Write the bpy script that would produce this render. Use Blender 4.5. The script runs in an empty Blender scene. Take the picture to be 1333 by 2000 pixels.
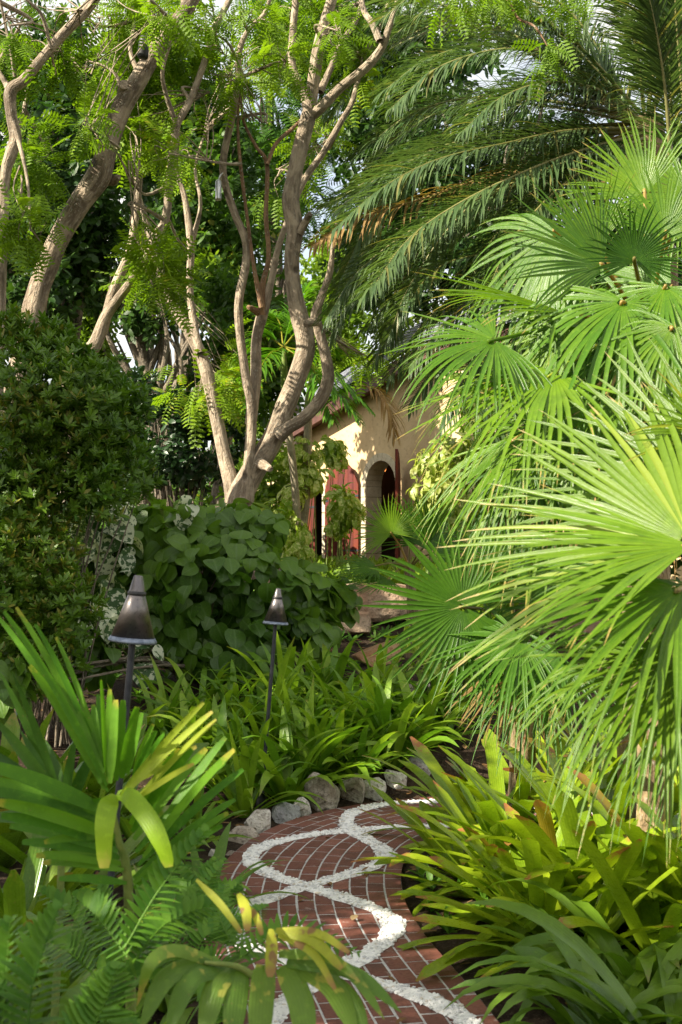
import bpy, bmesh, math, random
import numpy as np
from mathutils import Vector
R = np.random.default_rng(7)
random.seed(7)
SC = bpy.context.scene
COL = SC.collection
F, CX, YH, CH = 2500.0, 666.5, 1070.0, 1.65
Z = np.array([0., 0., 1.])
def P(px, py, d):                      # a point seen at a place of the photo, d metres away
    return np.array([(px - CX) / F * d, d, CH + (YH - py) / F * d])
def nrm(v):
    v = np.asarray(v, float)
    return v / np.maximum(np.linalg.norm(v, axis=-1, keepdims=True), 1e-9)
SUN = nrm([-0.74, -0.36, 0.60])

# ------------------------------------------------------------------ objects
def tag(o, label=None, cat=None, group=None, kind=None):
    if label: o['label'] = label
    if cat: o['category'] = cat
    if group: o['group'] = group
    if kind: o['kind'] = kind
    return o
def thing(name, label, cat, loc=(0, 0, 0), group=None, rz=0.0):
    o = bpy.data.objects.new(name, None)
    o.empty_display_size = 0.1
    COL.objects.link(o)
    o.location = [float(x) for x in loc]
    o.rotation_euler = (0, 0, rz)
    return tag(o, label, cat, group)
def copy_tree(o, parent=None):
    c = o.copy(); COL.objects.link(c)
    if parent: c.parent = parent
    for ch in [x for x in KIDS.get(o.name, [])]:
        k = copy_tree(ch, c)
        KIDS.setdefault(c.name, []).append(k)
    return c
KIDS = {}
class MB:
    def __init__(s): s.V = []; s.A = []; s.Q = []; s.T = []; s.n = 0
    def add(s, V, Q=None, T=None, A=None):
        V = np.asarray(V, np.float64).reshape(-1, 3)
        s.V.append(V)
        s.A.append(np.zeros((len(V), 3)) if A is None else np.asarray(A, float).reshape(-1, 3))
        if Q is not None and len(Q): s.Q.append(np.asarray(Q, np.int64).reshape(-1, 4) + s.n)
        if T is not None and len(T): s.T.append(np.asarray(T, np.int64).reshape(-1, 3) + s.n)
        s.n += len(V)
    def arr(s):
        return (np.concatenate(s.V), np.concatenate(s.Q) if s.Q else np.zeros((0, 4), int),
                np.concatenate(s.T) if s.T else np.zeros((0, 3), int), np.concatenate(s.A))
    def build(s, name, mat, parent=None, local=False, smooth=True):
        V, Q, T, A = s.arr()
        if parent is not None and not local:
            q = parent
            while q is not None: V = V - np.array(q.location); q = q.parent
        me = bpy.data.meshes.new(name)
        nv, nq, nt = len(V), len(Q), len(T)
        me.vertices.add(nv); me.vertices.foreach_set('co', V.astype(np.float32).ravel())
        me.loops.add(nq * 4 + nt * 3)
        me.loops.foreach_set('vertex_index', np.concatenate([Q.ravel(), T.ravel()]).astype(np.int32))
        me.polygons.add(nq + nt)
        me.polygons.foreach_set('loop_start', np.concatenate([np.arange(nq) * 4, nq * 4 + np.arange(nt) * 3]).astype(np.int32))
        me.polygons.foreach_set('use_smooth', np.full(nq + nt, smooth, bool))
        at = me.attributes.new('v', 'FLOAT_VECTOR', 'POINT')
        at.data.foreach_set('vector', A.astype(np.float32).ravel())
        me.update(calc_edges=True); me.validate()
        me.materials.append(mat)
        o = bpy.data.objects.new(name, me); COL.objects.link(o)
        if parent is not None:
            o.parent = parent
            KIDS.setdefault(parent.name, []).append(o)
        return o

# ------------------------------------------------------------------ materials
class NT:
    def __init__(s, name):
        s.m = bpy.data.materials.new(name); s.m.use_nodes = True
        s.t = s.m.node_tree; s.t.nodes.clear()
        s.out = s.n('ShaderNodeOutputMaterial')
    def n(s, ty, **kw):
        x = s.t.nodes.new(ty)
        for k, v in kw.items(): setattr(x, k, v)
        return x
    def l(s, a, b): s.t.links.new(a, b)
    def val(s, sock, v):
        if isinstance(v, bpy.types.NodeSocket): s.l(v, sock)
        elif isinstance(v, (tuple, list)): sock.default_value = tuple(v) + ((1,) if len(v) == 3 and len(sock.default_value) == 4 else ())
        else: sock.default_value = v
    def mix(s, f, a, b, mode='MIX'):
        x = s.n('ShaderNodeMix', data_type='RGBA', blend_type=mode)
        s.val(x.inputs[0], f); s.val(x.inputs[6], a); s.val(x.inputs[7], b)
        return x.outputs[2]
    def math(s, op, a, b=0.0, c=0.0, clamp=False):
        x = s.n('ShaderNodeMath', operation=op, use_clamp=clamp)
        s.val(x.inputs[0], a); s.val(x.inputs[1], b); s.val(x.inputs[2], c)
        return x.outputs[0]
    def mr(s, v, a, b, c=0.0, d=1.0):
        x = s.n('ShaderNodeMapRange', interpolation_type='SMOOTHSTEP')
        s.val(x.inputs[0], v); s.val(x.inputs[1], a); s.val(x.inputs[2], b); s.val(x.inputs[3], c); s.val(x.inputs[4], d)
        return x.outputs[0]
    def attr(s):
        a = s.n('ShaderNodeAttribute', attribute_name='v')
        x = s.n('ShaderNodeSeparateXYZ'); s.l(a.outputs['Vector'], x.inputs[0])
        return a.outputs['Vector'], x.outputs[0], x.outputs[1], x.outputs[2]
    def geo(s): return s.n('ShaderNodeNewGeometry').outputs['Position']
    def obj(s): return s.n('ShaderNodeTexCoord').outputs['Object']
    def noise(s, vec, scale, detail=3, rough=.6, sc=None):
        if sc:
            m = s.n('ShaderNodeMapping'); m.inputs['Scale'].default_value = sc; s.l(vec, m.inputs[0]); vec = m.outputs[0]
        x = s.n('ShaderNodeTexNoise'); s.l(vec, x.inputs['Vector'])
        x.inputs['Scale'].default_value = scale; x.inputs['Detail'].default_value = detail; x.inputs['Roughness'].default_value = rough
        return x.outputs[0]
    def vor(s, vec, scale, feat='F1'):
        x = s.n('ShaderNodeTexVoronoi', feature=feat); s.l(vec, x.inputs['Vector']); x.inputs['Scale'].default_value = scale
        return x
    def bump(s, h, st=.5, dist=.01):
        x = s.n('ShaderNodeBump'); x.inputs['Strength'].default_value = st; x.inputs['Distance'].default_value = dist
        s.l(h, x.inputs['Height']); return x.outputs[0]
    def bsdf(s, col, rough=.6, spec=.4, normal=None, metal=0.0, coat=0.0):
        b = s.n('ShaderNodeBsdfPrincipled')
        s.val(b.inputs['Base Color'], col); s.val(b.inputs['Roughness'], rough)
        s.val(b.inputs['Specular IOR Level'], spec); s.val(b.inputs['Metallic'], metal)
        if coat: b.inputs['Coat Weight'].default_value = coat
        if normal is not None: s.l(normal, b.inputs['Normal'])
        return b.outputs[0]
    def done(s, sh): s.l(sh, s.out.inputs[0]); return s.m

def leaf(name, c1, c2, tip=None, ts=.8, te=1.0, trans=.35, rough=.42, spec=.45, odd=None, oddp=.03, tg=(1.25, 1.3, .55), blotch=None, bth=.5, midrib=None):
    t = NT(name); av, r, al, ac = t.attr()
    pos = t.geo()
    n1 = t.noise(pos, 9, 3)
    col = t.mix(t.mr(r, 0, 1), c1, c2)
    col = t.mix(t.math('MULTIPLY', t.mr(n1, .45, .75), .45), col, tuple(x * .6 for x in c1))
    n2 = t.noise(pos, 60, 2)
    col = t.mix(t.math('MULTIPLY', t.mr(n2, .5, .8), .3), col, tuple(min(1, x * 1.5) for x in c2))
    if blotch:
        n3 = t.noise(pos, 26, 2, .5)
        off = t.math('MULTIPLY_ADD', r, .25, -.12)
        col = t.mix(t.mr(t.math('ADD', n3, off), bth - .03, bth + .03), col, blotch)
    if midrib: col = t.mix(t.math('MULTIPLY', t.mr(t.math('ABSOLUTE', t.math('SUBTRACT', ac, .5)), .09, .0), .6), col, midrib)
    if odd: col = t.mix(t.mr(r, 1 - oddp - .01, 1 - oddp + .01), col, odd)
    if tip:
        x = t.math('MULTIPLY_ADD', t.math('SUBTRACT', n2, .5), .25, al)
        x = t.math('MULTIPLY_ADD', t.math('SUBTRACT', r, .5), .2, x)
        col = t.mix(t.mr(x, ts, te), col, tip)
    vn = t.math('SINE', t.math('MULTIPLY', ac, 44.0))
    col = t.mix(t.math('MULTIPLY', t.mr(vn, .2, 1.0), .08), col, tuple(x * .55 for x in c1))
    n4 = t.noise(pos, 130, 2, .5)
    col = t.mix(t.math('MULTIPLY', t.mr(n4, .68, .76), .55), col, (.22, .16, .06))
    rg = t.math('MULTIPLY_ADD', n2, .25, rough - .12)
    b = t.bsdf(col, rg, spec * .75, t.bump(t.math('ADD', t.math('MULTIPLY', vn, .25), n2), .25, .004))
    tc = t.mix(1.0, col, tg, 'MULTIPLY')
    tr = t.n('ShaderNodeBsdfTranslucent'); t.l(tc, tr.inputs[0])
    mx = t.n('ShaderNodeMixShader'); mx.inputs[0].default_value = trans
    t.l(b, mx.inputs[1]); t.l(tr.outputs[0], mx.inputs[2])
    return t.done(mx.outputs[0])

def bark(name, c1, c2, c3, sc=1.0):
    t = NT(name); av, r, al, ac = t.attr()
    n1 = t.noise(av, 26 * sc, 5, .65, (1, 1, .16)); n2 = t.noise(av, 3.5, 4, .6, (1, 1, .5)); n3 = t.noise(av, 60, 2, .5, (1, 1, .5))
    col = t.mix(t.mr(n1, .38, .62), c1, c2)
    col = t.mix(t.math('MULTIPLY', t.mr(n2, .5, .66), .75), col, c3)
    col = t.mix(t.math('MULTIPLY', t.mr(n3, .58, .68), .5), col, (.42, .40, .33))
    n4 = t.noise(av, 5.5, 3, .55); vr = t.vor(av, 2.1)
    col = t.mix(t.math('MULTIPLY', t.mr(n4, .52, .64), .55), col, tuple(min(1, x * 1.35) for x in c2))
    col = t.mix(t.math('MULTIPLY', t.mr(vr.outputs['Distance'], .12, .05), .8), col, tuple(x * .5 for x in c3))
    h = t.math('ADD', t.math('ADD', n1, t.math('MULTIPLY', n3, .35)), t.math('MULTIPLY', t.mr(vr.outputs['Distance'], .16, .02), -.6))
    return t.done(t.bsdf(col, .88, .2, t.bump(h, 1.0, .045)))

def simple(name, c1, c2, scale=8, rough=.8, spec=.3, bs=.4, bd=.01, detail=5, metal=0.0, c3=None, sc=None):
    t = NT(name); v = t.obj()
    n = t.noise(v, scale, detail, .65, sc); n2 = t.noise(v, scale * 6, 3, .6, sc)
    col = t.mix(t.mr(n, .35, .65), c1, c2)
    if c3: col = t.mix(t.math('MULTIPLY', t.mr(n2, .52, .7), .8), col, c3)
    return t.done(t.bsdf(col, rough, spec, t.bump(t.math('ADD', n, n2), bs, bd), metal))

M = {}
M['silverfan'] = leaf('silver_fan_leaf', (.062, .150, .007), (.140, .235, .012), (.42, .33, .14), .95, 1.03, .38, .34, .5, (.22, .30, .03), .05)
M['fan'] = leaf('green_fan_leaf', (.062, .165, .006), (.150, .265, .009), (.42, .30, .09), .90, 1.03, .40, .34, .6, (.30, .35, .02), .06)
M['darkfan'] = leaf('dark_fan_leaf', (.036, .115, .007), (.075, .18, .010), (.2, .18, .05), .95, 1.05, .40, .36, .5)
M['date'] = leaf('date_leaflet', (.06, .115, .04), (.115, .18, .062), (.28, .27, .10), .95, 1.2, .36, .34, .6, (.20, .20, .06), .04)
M['dry'] = leaf('dry_frond', (.28, .17, .07), (.36, .25, .10), None, .8, 1, .35, .7, .2)
M['areca'] = leaf('palm_leaflet', (.06, .18, .010), (.12, .27, .014), (.35, .33, .04), .95, 1.08, .44, .42, .3)
M['arecadark'] = leaf('deep_green_leaflet', (.035, .10, .015), (.06, .14, .02), None, .9, 1, .4, .36, .5)
M['yellow'] = leaf('yellow_leaflet', (.24, .40, .02), (.32, .46, .03), (.40, .36, .08), .8, 1.05, .45, .4, .4)
M['brownyellow'] = leaf('brown_spotted_yellow_leaflet', (.32, .36, .03), (.40, .42, .04), (.30, .18, .06), .72, 1.0, .42, .4, .4, blotch=(.26, .15, .06), bth=.66)
M['ygreen'] = leaf('yellow_green_leaflet', (.26, .36, .03), (.36, .42, .04), (.42, .34, .08), .9, 1.05, .45, .4, .4)
M['blotched'] = leaf('blotched_leaflet', (.09, .19, .02), (.16, .27, .03), (.36, .28, .07), .88, 1.05, .4, .38, .5, blotch=(.34, .36, .06), bth=.66)
M['fern'] = leaf('fern_leaflet', (.07, .19, .018), (.13, .27, .024), None, .9, 1, .4, .45, .4)
M['bromel'] = leaf('bromeliad_leaf', (.16, .27, .012), (.30, .40, .016), (.34, .14, .05), .94, 1.04, .36, .30, .5, (.38, .20, .03), .012)
M['bromeldark'] = leaf('olive_bromeliad_leaf', (.08, .17, .012), (.16, .25, .015), (.25, .2, .04), .92, 1.05, .32, .30, .5)
M['lily'] = leaf('lily_leaf', (.11, .24, .016), (.24, .38, .028), (.22, .24, .04), .93, 1.06, .40, .34, .5)
M['crinum'] = leaf('crinum_leaf', (.085, .18, .016), (.15, .26, .02), (.18, .2, .05), .96, 1.06, .36, .34, .5)
M['heart'] = leaf('heart_leaf', (.05, .125, .012), (.12, .23, .018), None, .9, 1, .36, .38, .6, (.16, .10, .06), .02, midrib=(.12, .22, .06))
M['white'] = leaf('variegated_leaf', (.05, .12, .035), (.10, .17, .07), None, .9, 1, .3, .45, .4, blotch=(.62, .66, .50), bth=.51)
M['laurel'] = leaf('laurel_leaf', (.05, .13, .012), (.13, .235, .022), (.22, .22, .05), 1.0, 1.2, .34, .32, .5, (.24, .24, .04), .04)
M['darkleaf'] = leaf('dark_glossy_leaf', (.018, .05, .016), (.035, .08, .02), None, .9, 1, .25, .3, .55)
M['feather'] = leaf('feather_leaflet', (.12, .225, .010), (.21, .335, .014), None, .9, 1, .46, .45, .35, (.32, .34, .03), .05)
M['featherdeep'] = leaf('deep_feather_leaflet', (.045, .12, .015), (.08, .18, .02), None, .9, 1, .42, .45, .35)
M['broad'] = leaf('broad_leaf', (.035, .09, .012), (.075, .16, .018), None, .9, 1, .42, .42, .4, (.22, .24, .03), .06)
M['broaddark'] = leaf('dark_broad_leaf', (.02, .06, .012), (.045, .10, .016), None, .9, 1, .36, .42, .4)
M['broadyel'] = leaf('lime_broad_leaf', (.12, .22, .02), (.20, .30, .03), None, .9, 1, .45, .42, .4)
M['croton'] = leaf('croton_leaf', (.13, .24, .02), (.24, .32, .03), None, .9, 1, .4, .35, .5, (.5, .5, .2), .12, blotch=(.46, .50, .16), bth=.58)
M['pothos'] = leaf('vine_leaf', (.20, .33, .025), (.32, .44, .05), None, .9, 1, .42, .38, .45, blotch=(.55, .60, .22), bth=.56)
M['bark'] = bark('pale_bark', (.22, .175, .125), (.41, .335, .245), (.14, .11, .08))
M['barkdark'] = bark('furrowed_bark', (.15, .115, .08), (.36, .29, .21), (.10, .08, .06), .8)
M['barkred'] = bark('reddish_bark', (.20, .12, .07), (.32, .20, .11), (.14, .09, .06))
M['barkbg'] = bark('grey_bark', (.10, .085, .065), (.20, .165, .12), (.07, .06, .045))
M['fibre'] = bark('palm_fibre', (.16, .11, .06), (.30, .22, .12), (.10, .08, .05))
M['twig'] = simple('green_stem', (.10, .16, .03), (.18, .22, .05), 20, .6)
M['metal'] = simple('aged_bronze', (.15, .14, .145), (.21, .19, .18), 14, .38, .5, .12, .004, 4, .85, (.11, .10, .10))
M['rim'] = simple('bluish_patina', (.13, .16, .22), (.26, .30, .38), 40, .5, .5, .4, .004, 4, .6)
M['pole'] = simple('black_iron', (.012, .015, .022), (.03, .034, .045), 30, .45, .5, .2, .003)
M['alum'] = simple('brushed_aluminium', (.45, .46, .48), (.6, .6, .6), 20, .35, .5, .1, .002, 3, .8)
M['plastic'] = simple('black_housing', (.012, .012, .012), (.03, .03, .03), 20, .5, .4, .1, .002)
M['rock'] = simple('pale_limestone', (.52, .48, .42), (.74, .71, .66), 7, .9, .2, .8, .03, 6, 0, (.16, .13, .10))
M['rockgrey'] = simple('grey_limestone', (.26, .26, .27), (.48, .48, .48), 8, .9, .2, .8, .03, 6, 0, (.14, .13, .12))
M['rockbrown'] = simple('brown_limestone', (.26, .21, .165), (.56, .50, .43), 6, .9, .2, .8, .03, 6, 0, (.09, .07, .055))
M['sandstone'] = simple('orange_sandstone', (.36, .19, .09), (.46, .30, .17), 6, .9, .2, .6, .02, 6, 0, (.24, .13, .07))
M['slab'] = simple('weathered_slab', (.26, .16, .10), (.40, .30, .21), 3.5, .92, .2, .9, .04, 6, 0, (.14, .11, .07))
def mat_coral():
    t = NT('white_coral'); av, r, al, ac = t.attr(); n = t.noise(t.geo(), 7, 4); n2 = t.noise(t.geo(), 90, 2)
    col = t.mix(t.mr(r, .0, .6), (.52, .52, .53), (.84, .83, .81)); col = t.mix(t.math('MULTIPLY', t.mr(r, .9, .95), .7), col, (.50, .42, .32))
    col = t.mix(t.math('MULTIPLY', t.mr(n, .5, .68), .3), col, (.42, .41, .41)); col = t.mix(t.math('MULTIPLY', t.mr(n2, .62, .72), .35), col, (.25, .24, .23))
    return t.done(t.bsdf(col, .85, .2, t.bump(n2, .4, .003)))
M['coral'] = mat_coral()
M['plaster'] = simple('cream_plaster', (.56, .41, .23), (.66, .50, .29), 1.6, .9, .2, .35, .02, 6, 0, (.46, .33, .19))
M['block'] = simple('cut_stone', (.50, .43, .30), (.62, .55, .41), 9, .9, .2, .5, .01, 5, 0, (.40, .33, .22))
M['joint'] = simple('stone_joint', (.22, .18, .13), (.28, .23, .17), 9, .95)
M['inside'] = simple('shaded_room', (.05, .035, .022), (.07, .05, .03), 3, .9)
M['fascia'] = simple('brown_fascia', (.06, .024, .018), (.10, .042, .03), 6, .6, .4, .2, .005)
M['trunkring'] = bark('ringed_trunk', (.26, .22, .15), (.36, .31, .22), (.18, .15, .10))

def mat_plank():
    t = NT('red_planks'); v = t.obj()
    x = t.n('ShaderNodeSeparateXYZ'); t.l(v, x.inputs[0])
    n = t.noise(v, 14, 4, .6, (1, 1, .06)); n2 = t.noise(v, 2.0, 3)
    col = t.mix(t.mr(n, .35, .65), (.085, .016, .010), (.17, .032, .014))
    col = t.mix(t.math('MULTIPLY', t.mr(n2, .5, .7), .5), col, (.085, .025, .035))
    return t.done(t.bsdf(col, .6, .25, t.bump(n, .3, .004)))
M['plank'] = mat_plank()
def mat_slate():
    t = NT('grey_slate'); av, r, al, ac = t.attr()
    n = t.noise(t.obj(), 12, 4)
    col = t.mix(r, (.10, .115, .14), (.20, .215, .25)); col = t.mix(t.math('MULTIPLY', t.mr(n, .5, .7), .5), col, (.27, .28, .30))
    return t.done(t.bsdf(col, .55, .5, t.bump(n, .4, .01)))
M['slate'] = mat_slate()
def mat_brick():
    t = NT('red_brick'); av, r, al, ac = t.attr(); p = t.geo()
    n = t.noise(p, 70, 4); n2 = t.noise(p, 5, 4); n3 = t.noise(p, 18, 3)
    col = t.mix(r, (.125, .044, .032), (.225, .084, .06))
    col = t.mix(t.math('MULTIPLY', t.mr(n, .5, .7), .5), col, (.065, .024, .018))
    col = t.mix(t.math('MULTIPLY', t.mr(n2, .5, .68), .55), col, (.06, .034, .028))
    col = t.mix(t.math('MULTIPLY', t.mr(n3, .62, .7), .55), col, (.36, .28, .25))
    return t.done(t.bsdf(col, t.math('MULTIPLY_ADD', n, .3, .45), .35, t.bump(n, .35, .004)))
M['brick'] = mat_brick()
M['mortar'] = simple('white_grout', (.42, .41, .40), (.58, .57, .56), 30, .95, .2, .4, .004, 4, 0, (.32, .29, .27))
def mat_soil():
    t = NT('dark_soil'); p = t.geo()
    n = t.noise(p, 5, 6, .7); n2 = t.noise(p, 45, 4, .7); v = t.vor(p, 28)
    col = t.mix(t.mr(n, .35, .65), (.030, .020, .013), (.075, .050, .032))
    col = t.mix(t.math('MULTIPLY', t.mr(n2, .5, .68), .7), col, (.13, .095, .065))
    col = t.mix(t.math('MULTIPLY', t.mr(v.outputs['Distance'], .16, .08), .5), col, (.20, .15, .10))
    return t.done(t.bsdf(col, .95, .15, t.bump(t.math('ADD', n2, n), 1, .05)))
M['soil'] = mat_soil()
M['litter'] = leaf('fallen_leaf', (.16, .085, .035), (.30, .19, .09), None, .9, 1, .2, .7, .2, (.34, .28, .16), .1)
def mat_lamp():
    t = NT('amber_glass'); e = t.n('ShaderNodeEmission'); e.inputs[0].default_value = (1, .28, .06, 1); e.inputs[1].default_value = 1.2
    return t.done(e.outputs[0])
M['lamp'] = mat_lamp()

# ------------------------------------------------------------------ leaf geometry
def prof(fn, n): return np.array([fn(k / n) for k in range(n + 1)])
LANCE = lambda x: max(.0, math.sin(math.pi * min(1, (x + .10) / 1.10) ** .85) ** .8) if x < 1 else .02
STRAP = lambda x: (.75 + .25 * min(1, x * 5)) * (1 if x < .55 else max(.03, 1 - ((x - .55) / .45) ** 2.0))
BLUNT = lambda x: (.80 + .20 * x) * (1 if x < .86 else max(.08, math.sqrt(max(0, 1 - ((x - .86) / .142) ** 2))))
CUT = lambda x: (min(1, .4 + x * 2.2) * (1 - .35 * max(0, (x - .6) / .4))) if x < .97 else .45
NEEDLE = lambda x: min(1, .5 + 3 * x) * (1 - x) ** .55 if x < 1 else .02
OVAL = lambda x: math.sin(math.pi * (.03 + .95 * x)) ** .75
HEART = lambda x: max(.02, [.55, .93, 1.0, .93, .72, .40, .02][min(6, int(round(x * 6)))])
def straps(mb, P0, D, L, W, droop, n=7, pf=LANCE, fold=.2, rnd=None, side=None, twist=None):
    P0 = np.atleast_2d(np.asarray(P0, float)); N = len(P0)
    D = nrm(np.broadcast_to(np.asarray(D, float), (N, 3)))
    L = np.broadcast_to(np.asarray(L, float), (N,)); W = np.broadcast_to(np.asarray(W, float), (N,)); droop = np.broadcast_to(np.asarray(droop, float), (N,))
    if side is None:
        S = np.cross(D, Z); bad = np.linalg.norm(S, axis=1) < .05
        S[bad] = [1, 0, 0]; S = nrm(S)
    else: S = nrm(np.broadcast_to(np.asarray(side, float), (N, 3)))
    if rnd is None: rnd = R.random(N)
    rnd = np.broadcast_to(rnd, (N,))
    w = prof(pf, n); p = P0.copy(); d = D.copy()
    out = np.zeros((N, n + 1, 3, 3)); A = np.zeros((N, n + 1, 3, 3))
    for k in range(n + 1):
        s = nrm(S - (S * d).sum(1, keepdims=True) * d)
        if twist is not None:
            nn = np.cross(s, d); a = (np.broadcast_to(twist, (N,)) * k / n)[:, None]
            s = s * np.cos(a) + nn * np.sin(a)
        nn = np.cross(s, d); hw = (W * w[k] / 2)[:, None]
        out[:, k, 0] = p - s * hw + nn * hw * fold; out[:, k, 1] = p; out[:, k, 2] = p + s * hw + nn * hw * fold
        A[:, k, :, 0] = rnd[:, None]; A[:, k, :, 1] = k / n; A[:, k, :, 2] = [0, .5, 1]
        p = p + d * (L / n)[:, None]
        d = nrm(d - Z * (droop * 2 * (k + 1) / n / n)[:, None])
    i = (np.arange(N) * (n + 1) * 3)[:, None, None] + (np.arange(n) * 3)[None, :, None] + np.arange(2)[None, None, :]
    Q = np.stack([i, i + 1, i + 4, i + 3], -1)
    mb.add(out, Q, None, A)
def inst(mb, tpl, AX, NO, O, sc, rnd=None):
    V, Q, T, A = tpl; N = len(O)
    AX = nrm(AX); NO = nrm(NO - (NO * AX).sum(1, keepdims=True) * AX); SD = np.cross(AX, NO)
    sc = np.broadcast_to(sc, (N,))[:, None, None]
    X = (V[None, :, 0:1] * SD[:, None] + V[None, :, 1:2] * AX[:, None] + V[None, :, 2:3] * NO[:, None]) * sc + O[:, None]
    B = np.broadcast_to(A, (N,) + A.shape).copy()
    if rnd is None: rnd = R.random(N)
    B[:, :, 0] = np.clip(rnd[:, None] * .75 + B[:, :, 0] * .25, 0, 1)
    off = (np.arange(N) * len(V))[:, None, None]
    mb.add(X, (Q[None] + off).reshape(-1, 4) if len(Q) else None, (T[None] + off).reshape(-1, 3) if len(T) else None, B)
def tpl_feather(np_=8, ll=.27, lw=.085, curve=.35):
    mb = MB()
    ys = np.linspace(.12, .98, np_); z = -curve * ys ** 2 * .6
    c = np.stack([0 * ys, ys, z], 1)
    ll_ = ll * (1 - .55 * np.abs(ys - .5) ** 1.3 * 1.6)
    for sx in (-1, 1):
        d = np.stack([sx * np.ones_like(ys), .35 + 0 * ys, -.12 + 0 * ys], 1)
        straps(mb, c, d, ll_, lw, .3, 2, lambda x: [.4, 1, .15][int(round(x * 2))], .15, R.random(np_), np.tile([0, -1. * sx, 0], (np_, 1)))
    straps(mb, [[0, 0, 0]], [[0, 1, 0]], 1.0, .02, curve * .9, 4, lambda x: 1, 0, .2)
    return mb.arr()
def tpl_twig(nl=7, ll=.5, lw=.24, spread=1.0):
    mb = MB()
    for i in range(nl):
        y = .15 + .85 * i / (nl - 1); a = i * 2.4
        d = [math.cos(a) * spread, .5 + .4 * (i == nl - 1), math.sin(a) * spread * .6]
        straps(mb, [[0, y * .7, 0]], [d], ll * random.uniform(.8, 1.1), lw, .5, 3, OVAL, .2, R.random(1), [random.uniform(-1, 1), random.uniform(-1, 1), random.uniform(-.5, .5)])
    return mb.arr()
def tpl_whorl(nl=8, ll=.9, lw=.3, up=.7):
    mb = MB()
    for i in range(nl):
        a = i * 2.4; e = up * (1.35 if i > nl - 4 else .8)
        straps(mb, [[0, .05 * i, 0]], [[math.cos(a), e, math.sin(a)]], ll * random.uniform(.75, 1.05), lw, .0, 4, OVAL, .25, R.random(1), [-math.sin(a), 0, math.cos(a)])
    return mb.arr()
def tpl_leaf(pf=HEART, n=6, w=1.0, fold=.12, droop=.7):
    mb = MB(); straps(mb, [[0, 0, 0]], [[0, 1, 0]], 1.0, w, droop, n, pf, fold, .5, [1, 0, 0]); return mb.arr()
TF = [tpl_feather(), tpl_feather(9, .24, .075, .6), tpl_feather(7, .30, .10, .15)]
TT = [tpl_twig(), tpl_twig(8, .45, .2, 1.2)]
TW = [tpl_whorl(), tpl_whorl(9, .85, .27, .9)]
TH = [tpl_leaf(), tpl_leaf(HEART, 6, .9, .2, 1.0), tpl_leaf(HEART, 6, 1.05, .02, .4)]
TO = [tpl_leaf(OVAL, 5, .5, .18, .8), tpl_leaf(OVAL, 5, .42, .25, 1.2)]
KV = R.normal(size=(8, 3)); PH = R.random(8) * 6.28
def nz(p, s): return np.sin((p * s) @ KV.T + PH).mean(1)
def blobpts(blobs, n, ns=2.2, thr=-.12, shell=.5):
    """blobs: (px,py,d,rx_px,ry_px,[rd_m]) -> points, outward directions"""
    vol = np.array([b[3] * b[4] * (b[2] ** 2) for b in blobs], float); vol /= vol.sum()
    PT, DR = [], []
    for b, f in zip(blobs, vol):
        c = P(*b[:3]); k = b[2] / F; rx, rz = b[3] * k, b[4] * k; ry = b[5] if len(b) > 5 else (rx + rz) / 2
        m = int(n * f * 2.2) + 4
        u = nrm(R.normal(size=(m, 3))); r = R.random(m)[:, None] ** shell
        q = u * r * [rx, ry, rz]
        pt = c + q; keep = nz(pt, ns) > thr
        pt, u = pt[keep][:int(n * f) + 2], u[keep][:int(n * f) + 2]
        PT.append(pt); DR.append(u)
    return np.concatenate(PT), np.concatenate(DR)
def foliage(mb, tpls, blobs, n, sc, mode='tree', ns=2.2, thr=-.12, shell=.5, droop=.35):
    pt, u = blobpts(blobs, n, ns, thr, shell); N = len(pt); j = R.normal(size=(N, 3))
    if mode == 'tree':   AX = u * .7 + j * .55 - Z * droop; NO = Z * .9 + R.normal(size=(N, 3)) * .45 + SUN * .3
    elif mode == 'up':   AX = u * .7 + Z * .8 + j * .3; NO = R.normal(size=(N, 3))
    else:                AX = -Z * .95 + u * .5 + j * .5; NO = u * .9 + [0, -.3, .4] + R.normal(size=(N, 3)) * .42
    s = sc * R.uniform(.55, 1.25, N); w = R.integers(0, len(tpls), N)
    tone = np.clip(.5 + nz(pt, 3.1) * 1.2 + R.normal(size=N) * .22, 0, 1)
    for i, tp in enumerate(tpls):
        k = w == i
        if k.any(): inst(mb, tp, AX[k], NO[k], pt[k], s[k], tone[k])
    return pt
def cr(pts, m):
    p = np.asarray(pts, float); k = len(p)
    if k == 2: return p[0] + (p[1] - p[0]) * np.linspace(0, 1, m)[:, None]
    q = np.vstack([2 * p[0] - p[1], p, 2 * p[-1] - p[-2]]); t = np.linspace(0, k - 1 - 1e-6, m); i = t.astype(int); f = (t - i)[:, None]
    a, b, c, d = q[i], q[i + 1], q[i + 2], q[i + 3]
    return .5 * (2 * b + (c - a) * f + (2 * a - 5 * b + 4 * c - d) * f ** 2 + (3 * b - a - 3 * c + d) * f ** 3)
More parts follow.
